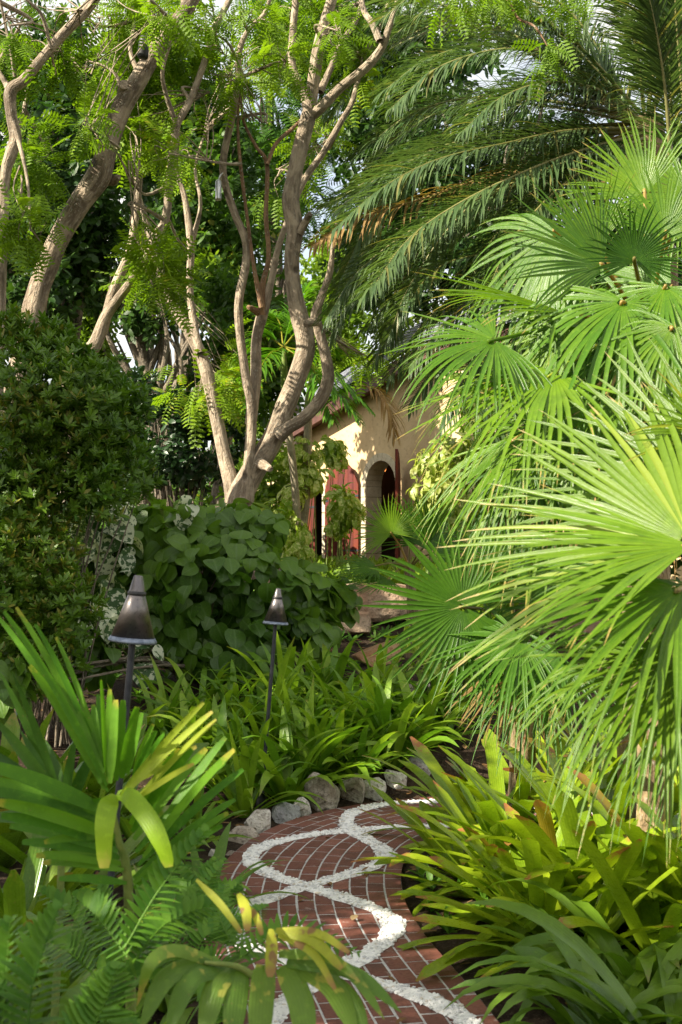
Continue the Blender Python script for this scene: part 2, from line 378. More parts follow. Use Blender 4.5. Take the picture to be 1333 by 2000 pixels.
def tube(mb, pts, rad, m=24, sides=10, lump=.06, cap=True):
    pr = np.column_stack([np.asarray(pts, float), rad]); x = cr(pr, m); p, r = x[:, :3], np.maximum(x[:, 3], .0008)
    t = nrm(np.gradient(p, axis=0)); a = np.zeros_like(p); v = np.array([1., .13, 0.])
    for i in range(m):
        v = v - t[i] * (v @ t[i]); v = v / np.linalg.norm(v); a[i] = v
    b = np.cross(t, a); th = np.linspace(0, 2 * np.pi, sides, endpoint=False)
    s = np.concatenate([[0], np.cumsum(np.linalg.norm(np.diff(p, axis=0), axis=1))])
    ph = R.random(4) * 6
    lm = 1 + lump * (np.sin(th[None] * 2 + s[:, None] * 3 / max(.2, s[-1]) * 4 + ph[0]) + .7 * np.sin(th[None] * 3 - s[:, None] * 5 + ph[1]) + .5 * np.sin(s[:, None] * 11 + ph[2]))
    V = p[:, None] + (np.cos(th)[None, :, None] * a[:, None] + np.sin(th)[None, :, None] * b[:, None]) * (r[:, None] * lm)[:, :, None]
    A = np.stack([np.cos(th)[None] * r[:, None] + ph[0], np.sin(th)[None] * r[:, None] + ph[1], np.broadcast_to(s[:, None], (m, sides))], -1)
    i = np.arange(m - 1)[:, None] * sides; j = np.arange(sides)[None]; jn = (j + 1) % sides
    Q = np.stack([i + j, i + jn, i + sides + jn, i + sides + j], -1)
    mb.add(V, Q, None, A)
    if cap:
        e = p[-1] + t[-1] * r[-1] * .4
        mb.add(np.vstack([V[-1], e]), None, [[k, (k + 1) % sides, sides] for k in range(sides)], np.vstack([A[-1], A[-1][:1]]))
def ptube(mb, pl, d0, d1=None, m=None, sides=12, lump=.032):
    """pl: list of (px,py,width_px); depth runs d0 -> d1"""
    d1 = d0 if d1 is None else d1; k = len(pl)
    pts = [P(x, y, d0 + (d1 - d0) * i / (k - 1)) for i, (x, y, w) in enumerate(pl)]
    rad = [.84 * w / 2 * (d0 + (d1 - d0) * i / (k - 1)) / F for i, (x, y, w) in enumerate(pl)]
    tube(mb, pts, rad, m or (k * 6), sides, lump); return pts
def box(mb, lo, hi, A=(0, 0, 0)):
    x0, y0, z0 = lo; x1, y1, z1 = hi
    V = [[x0, y0, z0], [x1, y0, z0], [x1, y1, z0], [x0, y1, z0], [x0, y0, z1], [x1, y0, z1], [x1, y1, z1], [x0, y1, z1]]
    mb.add(V, [[0, 3, 2, 1], [4, 5, 6, 7], [0, 1, 5, 4], [1, 2, 6, 5], [2, 3, 7, 6], [3, 0, 4, 7]], None, [A] * 8)
def lathe(mb, base, axis, prof_, sides=28, lump=0):
    axis = nrm(np.asarray(axis, float)); a = nrm(np.cross(axis, [0, 1, .01])); b = np.cross(axis, a); th = np.linspace(0, 2 * np.pi, sides, endpoint=False)
    V = np.array([[base + axis * z + (a * math.cos(t) + b * math.sin(t)) * r for t in th] for r, z in prof_])
    m = len(prof_); i = np.arange(m - 1)[:, None] * sides; j = np.arange(sides)[None]; jn = (j + 1) % sides
    mb.add(V, np.stack([i + j, i + jn, i + sides + jn, i + sides + j], -1), None, np.zeros((m * sides, 3)))
def frond(mb, spine, n, ll, lw, ang=55, vee=.25, droop=.8, nseg=5, pf=NEEDLE, sp=None, fold=.3, rad=.012, upv=None, start=.12, ptaper=.5, jit=.12):
    p = cr(spine, 40); t = nrm(np.gradient(p, axis=0))
    up = np.asarray(upv if upv is not None else Z, float)
    f = np.linspace(start, .995, n); idx = f * 39; i = np.minimum(idx.astype(int), 38); fr = (idx - i)[:, None]
    c = p[i] * (1 - fr) + p[i + 1] * fr; tt = nrm(t[i] * (1 - fr) + t[i + 1] * fr)
    s = nrm(np.cross(tt, up)); nn = np.cross(s, tt)
    l = ll * (np.sin(np.pi * (.12 + .83 * f ** .9)) ** ptaper)
    aa = np.radians(ang) * (1 - .45 * f)
    for sg in (-1, 1):
        a = aa + R.normal(size=n) * jit; v = vee + R.normal(size=n) * jit
        d = tt * np.cos(a)[:, None] + sg * s * np.sin(a)[:, None] + nn * v[:, None]
        straps(mb, c, d, l * R.uniform(.85, 1.1, n), lw * R.uniform(.8, 1.15, n), droop * R.uniform(.5, 1.5, n), nseg, pf, fold, R.random(n))
    tube(mb, p[::3], np.linspace(rad, rad * .2, len(p[::3])), 20, 5, 0)
def fan(hub, tip, facing, nseg=38, span=230, droop=.5, split=.40, cup=.08, petiole=None, wob=.05, mat=None, parent=None, fold=.22, rnd0=None):
    nseg = int(nseg * 1.22); mb = MB(); hub = np.asarray(hub, float); ax = np.asarray(tip, float) - hub; Rr = np.linalg.norm(ax); a = ax / Rr
    n = np.asarray(facing, float); n = nrm(n - a * (n @ a)); b = np.cross(n, a)
    th = np.radians(np.linspace(-span / 2, span / 2, nseg)); dth = np.radians(span / (nseg - 1)) * .53
    K = 9; rr = np.linspace(.03, 1, K + 1) ** .9
    jl = R.uniform(.9, 1.06, nseg) * (.78 + .22 * np.cos(th * .55)); jd = droop * R.uniform(.4, 2.1, nseg); ja = R.normal(size=nseg) * .012
    V = np.zeros((nseg, K + 1, 3, 3)); A = np.zeros_like(V)
    r0 = R.random() if rnd0 is None else rnd0
    rs = np.clip(r0 * .6 + R.random(nseg) * .4, 0, 1)
    yaw = R.normal(size=nseg) * .05
    for k, r in enumerate(rr):
        x = max(0, (r - split) / (1 - split)); al = th + ja * x * 3 + yaw * x
        u = np.cos(al)[:, None] * a + np.sin(al)[:, None] * b; sd = -np.sin(al)[:, None] * a + np.cos(al)[:, None] * b
        L = (Rr * jl * r)[:, None]
        q = hub + u * L + n * (cup * Rr * r * r) - Z * ((jd * Rr * (r ** 2.6) * .62)[:, None])
        q = q + u * 0 - u * ((jd * .18 * r ** 3)[:, None] * Rr)
        hw = Rr * jl * min(r, split) * math.tan(dth) * (1 if r <= split else max(.02, (1 - x) ** .62))
        hw = hw[:, None]
        e = n * np.abs(hw) * (fold + .55 * min(1, r * 2) * .5)
        V[:, k, 0] = q - sd * hw + e; V[:, k, 1] = q; V[:, k, 2] = q + sd * hw + e
        A[:, k, :, 0] = rs[:, None]; A[:, k, :, 1] = r; A[:, k, :, 2] = [0, .5, 1]
    i = (np.arange(nseg) * (K + 1) * 3)[:, None, None] + (np.arange(K) * 3)[None, :, None] + np.arange(2)[None, None]
    mb.add(V, np.stack([i, i + 1, i + 4, i + 3], -1), None, A)
    if petiole is not None:
        q = np.asarray(petiole, float); mid = (q + hub) / 2 + Z * .08 * np.linalg.norm(q - hub)
        tube(mb, [q, mid, hub, hub + a * .04 * Rr], [.012, .009, .008, .004], 14, 6, 0)
    return mb.build('frond', mat, parent)

# ------------------------------------------------------------------ path centreline and ground
CLP = [(.55, 1.6), (.40, 2.6), (.22, 3.6), (.05, 4.6), (-.12, 5.5), (-.17, 6.2), (-.12, 6.85), (.05, 7.42), (.40, 7.86), (1.0, 8.08), (2.0, 8.08), (3.4, 7.9), (5.0, 7.5)]
CL = cr(np.column_stack([np.array(CLP), np.zeros(len(CLP))]), 700)[:, :2]
CS = np.concatenate([[0], np.cumsum(np.linalg.norm(np.diff(CL, axis=0), axis=1))])
CT = nrm(np.gradient(CL, axis=0))
SM = CS[-1]
def pth(s, t, z=0.0):
    s = np.asarray(s, float); t = np.asarray(t, float)
    x = np.interp(s, CS, CL[:, 0]); y = np.interp(s, CS, CL[:, 1]); tx = np.interp(s, CS, CT[:, 0]); ty = np.interp(s, CS, CT[:, 1])
    return np.stack([x + ty * t, y - tx * t, np.broadcast_to(z, x.shape)], -1)      # t positive = right side
def pdist(x, y):
    q = np.stack([np.ravel(x), np.ravel(y)], 1)
    return np.sqrt(((q[:, None] - CL[None, ::7]) ** 2).sum(-1)).min(1).reshape(np.shape(x))
def G(x, y):
    x = np.asarray(x, float); y = np.asarray(y, float)
    z = np.interp(y, [0, 8.3, 10.5, 13, 24, 60, 400], [.03, .05, .48, .86, 1.28, 1.5, 1.5])
    z = z + .05 * np.sin(x * 1.3 + y * .7) + .03 * np.sin(x * 3.1 - y * 2.3) + .012 * np.sin(x * 9 + y * 7)
    dd = pdist(x, y); k = np.clip((dd - .5) / .25, 0, 1)
    return z * k * k * (3 - 2 * k) - .03 * (1 - k)
gx = np.unique(np.concatenate([np.linspace(-3, 4, 90), np.linspace(-14, 14, 60), [-300, -120, -60, -30, 30, 60, 120, 300]]))
gy = np.unique(np.concatenate([np.linspace(1, 14, 150), np.linspace(14, 45, 50), [-300, -100, -30, -10, -3, 60, 90, 150, 400]]))
X, Y = np.meshgrid(gx, gy)
mb = MB(); nx, ny = len(gx), len(gy); i = np.arange(ny - 1)[:, None] * nx + np.arange(nx - 1)[None]
mb.add(np.stack([X, Y, G(X, Y)], -1), np.stack([i, i + 1, i + nx + 1, i + nx], -1))
tag(mb.build('ground', M['soil']), 'dark brown garden soil rising towards the house', 'ground', kind='structure')
def B(px, d, dz=0.0):
    x = (px - CX) / F * d; return np.array([x, d, float(G(x, d)) + dz])

# path: grout sheet, bricks, coral bands
HW = .47
path = thing('path', 'curving red brick garden path with two looping bands of white coral chips', 'path', (0, 5, 0)); path['kind'] = 'structure'
mb = MB(); ss = np.linspace(.2, SM - .2, 240); ts = np.array([-HW + .004, HW - .004])
S_, T_ = np.meshgrid(ss, ts, indexing='ij'); i = np.arange(239)[:, None] * 2
mb.add(pth(S_, T_, 0.0), np.concatenate([i, i + 1, i + 3, i + 2], -1)[:, [0, 1, 2, 3]])
mb.build('grout', M['mortar'], path)
mb = MB()
def brick(s0, s1, t0, t1):
    g = .0045; z1 = .0028 + random.uniform(-.001, .001); c = .004; tilt = random.uniform(-.001, .001)
    so = np.array([s0 + g * 1.2, (s0 + s1) / 2, s1 - g * 1.2]); j = [random.uniform(-.002, .002) for _ in range(4)]
    a = pth(np.tile(so, 2), np.repeat([t0 + g + j[0], t1 - g + j[1]], 3), .001)
    si = np.array([s0 + g * 1.2 + c, (s0 + s1) / 2, s1 - g * 1.2 - c])
    b = pth(np.tile(si, 2), np.repeat([t0 + g + c + j[0], t1 - g - c + j[1]], 3), z1); b[3:, 2] += tilt
    mb.add(np.vstack([a, b]), [[6, 9, 10, 7], [7, 10, 11, 8], [0, 3, 9, 6], [5, 2, 8, 11], [0, 6, 7, 1], [1, 7, 8, 2], [9, 3, 4, 10], [10, 4, 5, 11]], None,
           [[np.clip(random.gauss(.5, .28), 0, 1), 0, 0]] * 12)
nc = 9; cw = (2 * HW - .18) / nc; bl = .160
for c in range(nc):
    t0 = -HW + .09 + c * cw; s = .3 - (c % 2) * bl / 2
    while s < SM - .5:
        l = bl * random.uniform(.97, 1.03); brick(s, s + l, t0, t0 + cw); s += l
for t0 in (-HW, HW - .09):
    s = .3
    while s < SM - .5:
        l = .2 * random.uniform(.96, 1.04); brick(s, s + l, t0, t0 + .09); s += l
mb.build('bricks', M['brick'], path, smooth=False)
ic = bmesh.new(); bmesh.ops.create_icosphere(ic, subdivisions=1, radius=1)
ICV = np.array([v.co[:] for v in ic.verts]); ICT = np.array([[v.index for v in f.verts] for f in ic.faces]); ic.free()
ic = bmesh.new(); bmesh.ops.create_icosphere(ic, subdivisions=4, radius=1); ic.verts.ensure_lookup_table()
I4V = np.array([v.co[:] for v in ic.verts]); I4T = np.array([[v.index for v in f.verts] for f in ic.faces]); ic.free()
S0 = float(np.interp(6.22, CL[:500, 1], CS[:500])); HP = 1.27
for sg in (-1, 1):
    mb = MB(); n = 330; s = np.linspace(.6, SM - .8, n); t = sg * .36 * np.sin(np.pi * (s - S0) / HP)
    c = pth(s, t, 0)[:, :2]; tg = nrm(np.gradient(c, axis=0)); nn_ = np.stack([tg[:, 1], -tg[:, 0]], 1)
    wv = .044 + .006 * np.sin(s * 13) + .004 * np.sin(s * 41)
    row = lambda k, z: np.column_stack([c + nn_ * (wv * k)[:, None], np.full(n, z)])
    V = np.stack([row(-1.1, .004), row(-.85, .008), row(0, .010), row(.85, .008), row(1.1, .004)], 1); i = (np.arange(n - 1) * 5)[:, None] + np.arange(4)[None]
    V[:, 1:4, 2] += R.normal(size=(n, 3)) * .002
    mb.add(V, np.stack([i, i + 1, i + 6, i + 5], -1), None, np.full(V.shape, .5))
    m = 5200; k = R.random(m) * (n - 2); i0 = k.astype(int); off = (R.random(m) * 2 - 1) * 1.12
    cc = c[i0] + (c[i0 + 1] - c[i0]) * (k - i0)[:, None] + nn_[i0] * (wv[i0] * off)[:, None]
    r = R.uniform(.004, .0125, m)
    V = (ICV[None] * R.uniform(.6, 1.4, (m, 12, 1)) * R.uniform(.7, 1.3, (m, 1, 3))) * r[:, None, None]; V[:, :, 2] *= .6
    V += np.column_stack([cc, np.full(m, .008)])[:, None]
    mb.add(V, None, (ICT[None] + (np.arange(m) * 12)[:, None, None]).reshape(-1, 3), np.repeat(R.random(m), 12)[:, None] * np.ones(3))
    mb.build('coral_band', M['coral'], path, smooth=False)

# ------------------------------------------------------------------ rocks
def rock(name, label, cat, px, d, wpx, hpx, mat, group=None, dep=.8, seed=0, rz=0., dz=0., lean=0.):
    r = np.random.default_rng(seed); w = wpx * 1.14 * d / F / 2; h = hpx * 1.12 * d / F
    V = I4V.copy()
    for _ in range(13):
        a = nrm(r.normal(size=3)); c = r.uniform(.30, .80); k = V @ a; V -= np.maximum(0, k - c)[:, None] * a * .93
    kk = r.normal(size=(6, 3)); ph = r.random(6) * 6
    V *= 1 + .05 * np.sin(V @ kk.T * 3 + ph).mean(1, keepdims=True) + .035 * np.sin(V @ kk.T * 9 + ph).mean(1, keepdims=True) + .015 * np.sin(V @ kk.T * 23 + ph).mean(1, keepdims=True)
    V = V / np.abs(V).max(0) * [w, w * dep, h * .62]
    V[:, 0] += lean * V[:, 2]; V[:, 2] += h * .38
    c, s = math.cos(rz), math.sin(rz); V[:, :2] = V[:, :2] @ np.array([[c, s], [-s, c]])
    mb = MB(); mb.add(V, None, I4T); o = mb.build(name, M[mat]); o.location = B(px, d, dz).tolist()
    if o.data: o.data.polygons.foreach_set('use_smooth', np.zeros(len(o.data.polygons), bool))
    return tag(o, label, cat, group)
EG = 'pale rocks edging the brick path'
for k, a in enumerate([
    (418, 6.95, 36, 26, 'rock', 'small white edging rock half hidden by palm leaf tips'),
    (448, 7.0, 26, 22, 'rockbrown', 'small dark brown edging rock beside the lowest white pebble rock'),
    (478, 7.30, 62, 44, 'rockbrown', 'low brown edging rock with white top, next to the grey pitted one'),
    (512, 7.55, 66, 56, 'rock', 'pitted pale edging rock with moss in front of the far torch base'),
    (555, 7.85, 58, 62, 'rockgrey', 'smooth two-toned white and grey edging rock with flat face'),
    (594, 8.0, 42, 46, 'rock', 'narrow pale edging rock with a small weed growing on it'),
    (640, 8.22, 82, 74, 'rockbrown', 'largest edging rock, brown face and whitish top under drooping lily leaves'),
    (690, 8.40, 52, 54, 'rockbrown', 'brown cracked edging rock to the right of the largest one'),
    (722, 8.48, 58, 58, 'rock', 'cream split edging rock with two rounded halves'),
    (772, 8.58, 40, 46, 'rock', 'whitish edging rock just left of the bromeliad tips'),
    (815, 8.7, 46, 44, 'rockgrey', 'grey edging rock mostly hidden behind the bromeliad tips')]):
    rock('edging_rock', a[5], 'rock', a[0], a[1], a[2], a[3], a[4], EG, .9, 20 + k, random.uniform(-.5, .5), -.045, 0)
rock('boulder', 'long weathered tan stone slab lying on the slope below the house', 'rock', 725, 13.2, 190, 75, 'slab', None, .7, 51, .1, -.04)
rock('boulder', 'low brown stone ledge under the long tan slab', 'rock', 640, 12.6, 150, 55, 'slab', None, .8, 52, -.1, -.05)
rock('boulder', 'orange and cream broken sandstone block on bare soil', 'rock', 740, 11.2, 88, 52, 'sandstone', None, .8, 53, .3, -.02)
rock('boulder', 'small reddish stone behind the lily leaves left of the sandstone block', 'rock', 628, 11.1, 46, 36, 'sandstone', None, .8, 54, .6)
rock('boulder', 'flat pinkish grey stepping stone behind the lilies', 'rock', 850, 10.2, 150, 34, 'rockbrown', None, 1.0, 55, .2)
rock('boulder', 'flat grey stone beside the pink stepping stone under the small-leaved shrub', 'rock', 930, 10.4, 120, 34, 'rockgrey', None, 1.0, 56, -.3)

# ------------------------------------------------------------------ torches
def torch(label, base, top, wpx_at, d, seed):
    base = np.asarray(base, float); top = np.asarray(top, float); ax = nrm(top - base); L = np.linalg.norm(top - base)
    th = thing('garden_torch', label, 'torch', base, 'conical metal garden torches')
    r = wpx_at * d / F / 2; H = r * 2.72
    mb = MB(); tube(mb, [base - ax * .05, base + ax * L * .5, top - ax * H * .7], [.0125, .0125, .0125], 12, 12, 0); mb.build('pole', M['pole'], th)
    mb = MB(); lathe(mb, base - ax * .02, ax, [(0, 0), (.030, .0), (.034, .02), (.034, .075), (.022, .09), (.013, .13), (.0, .13)], 18); mb.build('ground_socket', M['plastic'], th)
    cb = top - ax * H; mb = MB()
    lathe(mb, cb, ax, [(r * .90, .010), (r * .93, .006), (r * .36, H * .70), (r * .345, H * .705)], 40); sh = mb.build('cone_shade', M['metal'], th)
    mb = MB(); lathe(mb, cb, ax, [(r * .86, .008), (r * .925, .014), (r * 1.0, .003), (r * 1.01, -.002), (r * .97, -.006), (r * .86, .006)], 40); mb.build('rim', M['rim'], sh)
    mb = MB(); lathe(mb, cb, ax, [(r * .345, H * .69), (r * .385, H * .70), (r * .385, H * .745), (r * .33, H * .76)], 32); mb.build('collar', M['plastic'], sh)
    mb = MB(); lathe(mb, cb, ax, [(r * .33, H * .74), (r * .32, H * .77), (r * .19, H * .985), (r * .15, H), (0, H * 1.003)], 32); mb.build('snuffer_cap', M['metal'], th)
    mb = MB(); tube(mb, [cb + ax * .006 + [0, 0, 0], cb + ax * .02], [r * .84, r * .84], 3, 32, 0); mb.build('fuel_cup', M['plastic'], th)
D1 = 4.55; b1 = B(196, D1)
torch('large bronze cone torch on leaning black pole behind the pleated palm leaves', b1, P(271, 1124, D1), 94, D1, 1)
D2 = 8.3; b2 = B(510, D2)
torch('smaller bronze cone torch on black pole standing in the lily bed', b2, P(544, 1149, D2 + .03), 51, D2, 2)

# ------------------------------------------------------------------ house
hd = 24.0; a0 = (745 - CX) / F; HO = np.array([a0 * hd, hd, 1.30]); HR = -math.radians(55)
house = thing('house', 'cream plastered house with arched stone doorway, red plank shutters and slate roof', 'house', HO, None, HR)
def hs(px): a = (px - CX) / F; return hd * (a - a0) / (.574 + .819 * a)
def hz(px, py): s = hs(px); return CH + (YH - py) / F * (hd - .819 * s) - 1.30
EZ = lambda s: 3.25 + .255 * max(-6, min(s, 1.6))    # underside of the fascia
def arch_out(s0, s1, spring, n=14):
    c, r = (s0 + s1) / 2, (s1 - s0) / 2
    return [(s0, 0.0)] + [(c - r * math.cos(math.pi * k / n), spring + r * math.sin(math.pi * k / n)) for k in range(n + 1)] + [(s1, 0.0)]
DO = [(-.47, .46, 1.52), (-2.85, -1.95, 1.38)]
mb = MB()
def wallcol(x0, x1, z0, z1, y=0.0, yb=None):       # front face strip
    mb.add([[x0, y, z0(x0)], [x1, y, z0(x1)], [x1, y, z1(x1)], [x0, y, z1(x0)]], [[0, 1, 2, 3]])
xs = sorted(set([-6.0, -4.5, -3.5] + [p[0] for d in DO for p in arch_out(*d)] + [1.0, 1.6, 2, 3.25, 4.35, 5, 8.5]))
def low(x0, x1):
    m = (x0 + x1) / 2
    for s0, s1, sp in DO:
        if s0 - 1e-6 <= x0 and x1 <= s1 + 1e-6:
            c, r = (s0 + s1) / 2, (s1 - s0) / 2
            return lambda x: sp + math.sqrt(max(0, r * r - (x - c) ** 2))
    return lambda x: -1.0
for x0, x1 in zip(xs[:-1], xs[1:]):
    wallcol(x0, x1, low(x0, x1), lambda x: EZ(x) + .25)
for s0, s1, sp in DO:                               # reveals: 0.34 m deep
    o = arch_out(s0, s1, sp)
mb.build('wall', M['plaster'], house, True)
for s0, s1, sp in DO:                               # cut stone surrounds: voussoirs and jamb blocks, front face and reveal
    mbs = MB(); mj = MB(); c, r = (s0 + s1) / 2, (s1 - s0) / 2; w = .15
    def blk(pa, pb, qa, qb):                        # inner a,b and outer a,b in (s,z): one block 0.36 deep
        g = .006; pa, pb, qa, qb = [np.array(v) for v in (pa, pb, qa, qb)]
        m = (pa + pb + qa + qb) / 4; f = lambda v: m + (v - m) * .945
        A_, B_, C_, D_ = f(pa), f(pb), f(qb), f(qa); V = []
        for y in (-.022, .36): V += [[v[0], y, v[1]] for v in (A_, B_, C_, D_)]
        mbs.add(V, [[0, 1, 2, 3], [7, 6, 5, 4], [0, 4, 5, 1], [1, 5, 6, 2], [2, 6, 7, 3], [3, 7, 4, 0]])
    z = -.3
    while z < sp - .05:
        z2 = min(sp, z + .27)
        if sp - z2 < .1: z2 = sp
        blk((s0, z), (s0, z2), (s0 - w, z), (s0 - w, z2)); blk((s1, z2), (s1, z), (s1 + w, z2), (s1 + w, z)); z = z2
    nv = 13
    for k in range(nv):
        a1, a2 = math.pi * k / nv, math.pi * (k + 1) / nv; e = lambda a, rr: (c - rr * math.cos(a), sp + rr * math.sin(a))
        blk(e(a1, r), e(a2, r), e(a1, r + w), e(a2, r + w))
    mbs.build('stone_surround', M['block'], house, True, False)
    o = arch_out(s0 - .008, s1 + .008, sp); V = [[x, y, z] for x, z in o for y in (-.012, .34)]
    mj.add(V, [[2 * k, 2 * k + 1, 2 * k + 3, 2 * k + 2] for k in range(len(o) - 1)]); mj.build('mortar_joints', M['joint'], house, True)
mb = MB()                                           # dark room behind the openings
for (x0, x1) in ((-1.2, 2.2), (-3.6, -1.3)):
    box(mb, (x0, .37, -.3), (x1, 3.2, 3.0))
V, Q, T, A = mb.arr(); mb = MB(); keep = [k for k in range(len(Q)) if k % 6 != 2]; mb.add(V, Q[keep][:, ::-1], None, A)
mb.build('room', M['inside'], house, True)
mb = MB()                                           # fascia board and roof
n = 26; sx = np.linspace(-6, 8.5, n)
for x0, x1 in zip(sx[:-1], sx[1:]):
    for za, zb, y in ((0.0, .27, -.33),):
        mb.add([[x0, y, EZ(x0) + za], [x1, y, EZ(x1) + za], [x1, y, EZ(x1) + zb], [x0, y, EZ(x0) + zb]], [[0, 1, 2, 3]])
        mb.add([[x0, y, EZ(x0) + za], [x1, y, EZ(x1) + za], [x1, .02, EZ(x1) + za + .1], [x0, .02, EZ(x0) + za + .1]], [[3, 2, 1, 0]])
V, Q, T, A = mb.arr()
mb.build('fascia', M['fascia'], house, True)
mb = MB()
for k in range(17):
    y0 = -.42 + .15 * k; zz = .30 + (y0 + .42) * .72
    x = -6.2 + (k % 2) * .13
    while x < 8.5:
        x2 = x + .26
        e0, e1 = EZ(x), EZ(x2); j = random.uniform(0, .006); g = .004
        V = [[x + g, y0, e0 + zz + .018 + j], [x2 - g, y0, e1 + zz + .018 + j], [x2 - g, y0 + .19, e1 + zz + .14], [x + g, y0 + .19, e0 + zz + .14],
             [x + g, y0, e0 + zz - .005], [x2 - g, y0, e1 + zz - .005]]
        mb.add(V, [[0, 1, 2, 3], [4, 5, 1, 0]], None, [[random.random(), 0, 0]] * 6); x += .26
mb.build('roof', M['slate'], house, True, False)
mb = MB()
for x0, x1 in zip(sx[:-1], sx[1:]): mb.add([[x0, -.36, EZ(x0) + .27], [x1, -.36, EZ(x1) + .27], [x1, 2.3, EZ(x1) + 2.16], [x0, 2.3, EZ(x0) + 2.16]], [[0, 1, 2, 3]])
mb.build('roof_deck', M['fascia'], house, True)
def shutter(hx, hy, ang, w, h_hinge, h_free, name='plank_shutter', nb=6, z0=.03):
    """leaf hinged at (hx,hy); ang = direction of the leaf in the plan of the house; quarter-round top"""
    mb = MB(); u = np.array([math.cos(ang), math.sin(ang)]); v = np.array([-u[1], u[0]]) * .022
    for k in range(nb):
        a, b = w * k / nb + .003, w * (k + 1) / nb - .003
        top = lambda q: h_hinge + (h_free - h_hinge) * math.sqrt(max(0, 1 - (1 - q / w) ** 2))
        V = []
        for sg in (-1, 1):
            for q, zt in ((a, None), (b, None)):
                xy = np.array([hx, hy]) + u * q + v * sg * (1 + .08 * (k % 2))
                V += [[xy[0], xy[1], z0], [xy[0], xy[1], top(q)]]
        mb.add(V, [[0, 2, 3, 1], [4, 5, 7, 6], [0, 1, 5, 4], [2, 6, 7, 3], [1, 3, 7, 5], [0, 4, 6, 2]])
    o = mb.build(name, M['plank'], house, True, False)
    for zc in (h_hinge * .9, h_hinge * .2):
        mb = MB()
        for sg in (-1, 1):
            c0 = np.array([hx, hy]) + v * sg * 1.35; c1 = c0 + u * w * .6
            mb.add([[c0[0], c0[1], zc - .02], [c1[0], c1[1], zc - .012], [c1[0], c1[1], zc + .012], [c0[0], c0[1], zc + .02]], [[0, 1, 2, 3]])
        e = v * 1.36; mb.add([[hx - e[0], hy - e[1], zc - .02], [hx + e[0], hy + e[1], zc - .02], [hx + e[0], hy + e[1], zc + .02], [hx - e[0], hy - e[1], zc + .02]], [[0, 1, 2, 3]])
        mb.build('strap_hinge', M['pole'], o, True)
shutter(-.64, -.06, math.radians(205), .66, 1.50, 2.10)
shutter(-1.80, -.035, math.radians(2), .62, 1.42, 2.02)
shutter(.62, -.05, math.radians(-43), .55, 1.6, 2.12)
shutter(-2.12, -.06, math.radians(195), .60, 1.3, 1.86)
shutter(3.25, -.04, math.radians(0), .52, 1.85, 1.86, 'window_shutter', 5, .45)
shutter(4.40, -.04, math.radians(180), .52, 1.85, 1.86, 'window_shutter', 5, .45)
c = HO + np.array([.05, .95, 1.95])
lp = thing('pendant_lamp', 'small amber glass lamp hanging inside the stone archway', 'lamp', c)
mb = MB(); lathe(mb, c, Z, [(0, -.13), (.06, -.11), (.09, -.03), (.07, .05), (.03, .09)], 16); mb.build('glass_shade', M['lamp'], lp)
mb = MB(); tube(mb, [c + Z * .08, c + Z * .5, c + Z * 1.0], [.006] * 3, 4, 6, 0); mb.build('cord', M['pole'], lp)

# ------------------------------------------------------------------ trees traced from the photo
def tree(name, label, stems, mat, crowns, base, group=None):
    """stems: (name, [(px,py,w)..], d0, d1, mat); crowns: (tpls, blobs, n, scale, mat, kw)"""
    t = thing(name, label, 'tree', base, group); ends = []
    for nm, pl, d0, d1, mt in stems:
        mb = MB(); pts = ptube(mb, pl, d0, d1); ends += pts[len(pts) // 2:]
        mb.build(nm, M[mt or mat], t)
    E = np.array(ends)
    for tp, blobs, n, sc, mt, kw in crowns:
        mb = MB(); pt = foliage(mb, tp, blobs, n, sc, **kw); mb.build('crown', M[mt], t)
        mb = MB()
        for b in blobs:
            c = P(*b[:3]); e = E[np.argmin(((E - c) ** 2).sum(1))]; mid = (c + e) / 2 + R.normal(size=3) * .1
            tube(mb, [e, mid, c], [.022, .014, .008], 10, 6, .05)
            k = np.argsort(((pt - c) ** 2).sum(1)); pick = k[R.integers(0, max(2, min(len(k), n // len(blobs))), 9)]
            for q in pt[pick]:
                s = c + (e - c) * R.random() * .6; tube(mb, [s, (s + q) / 2 + R.normal(size=3) * .06, q], [.008, .005, .002], 7, 5, 0)
        mb.build('twigs', M[mt and 'bark'], t)
    return t
T = 'tree'
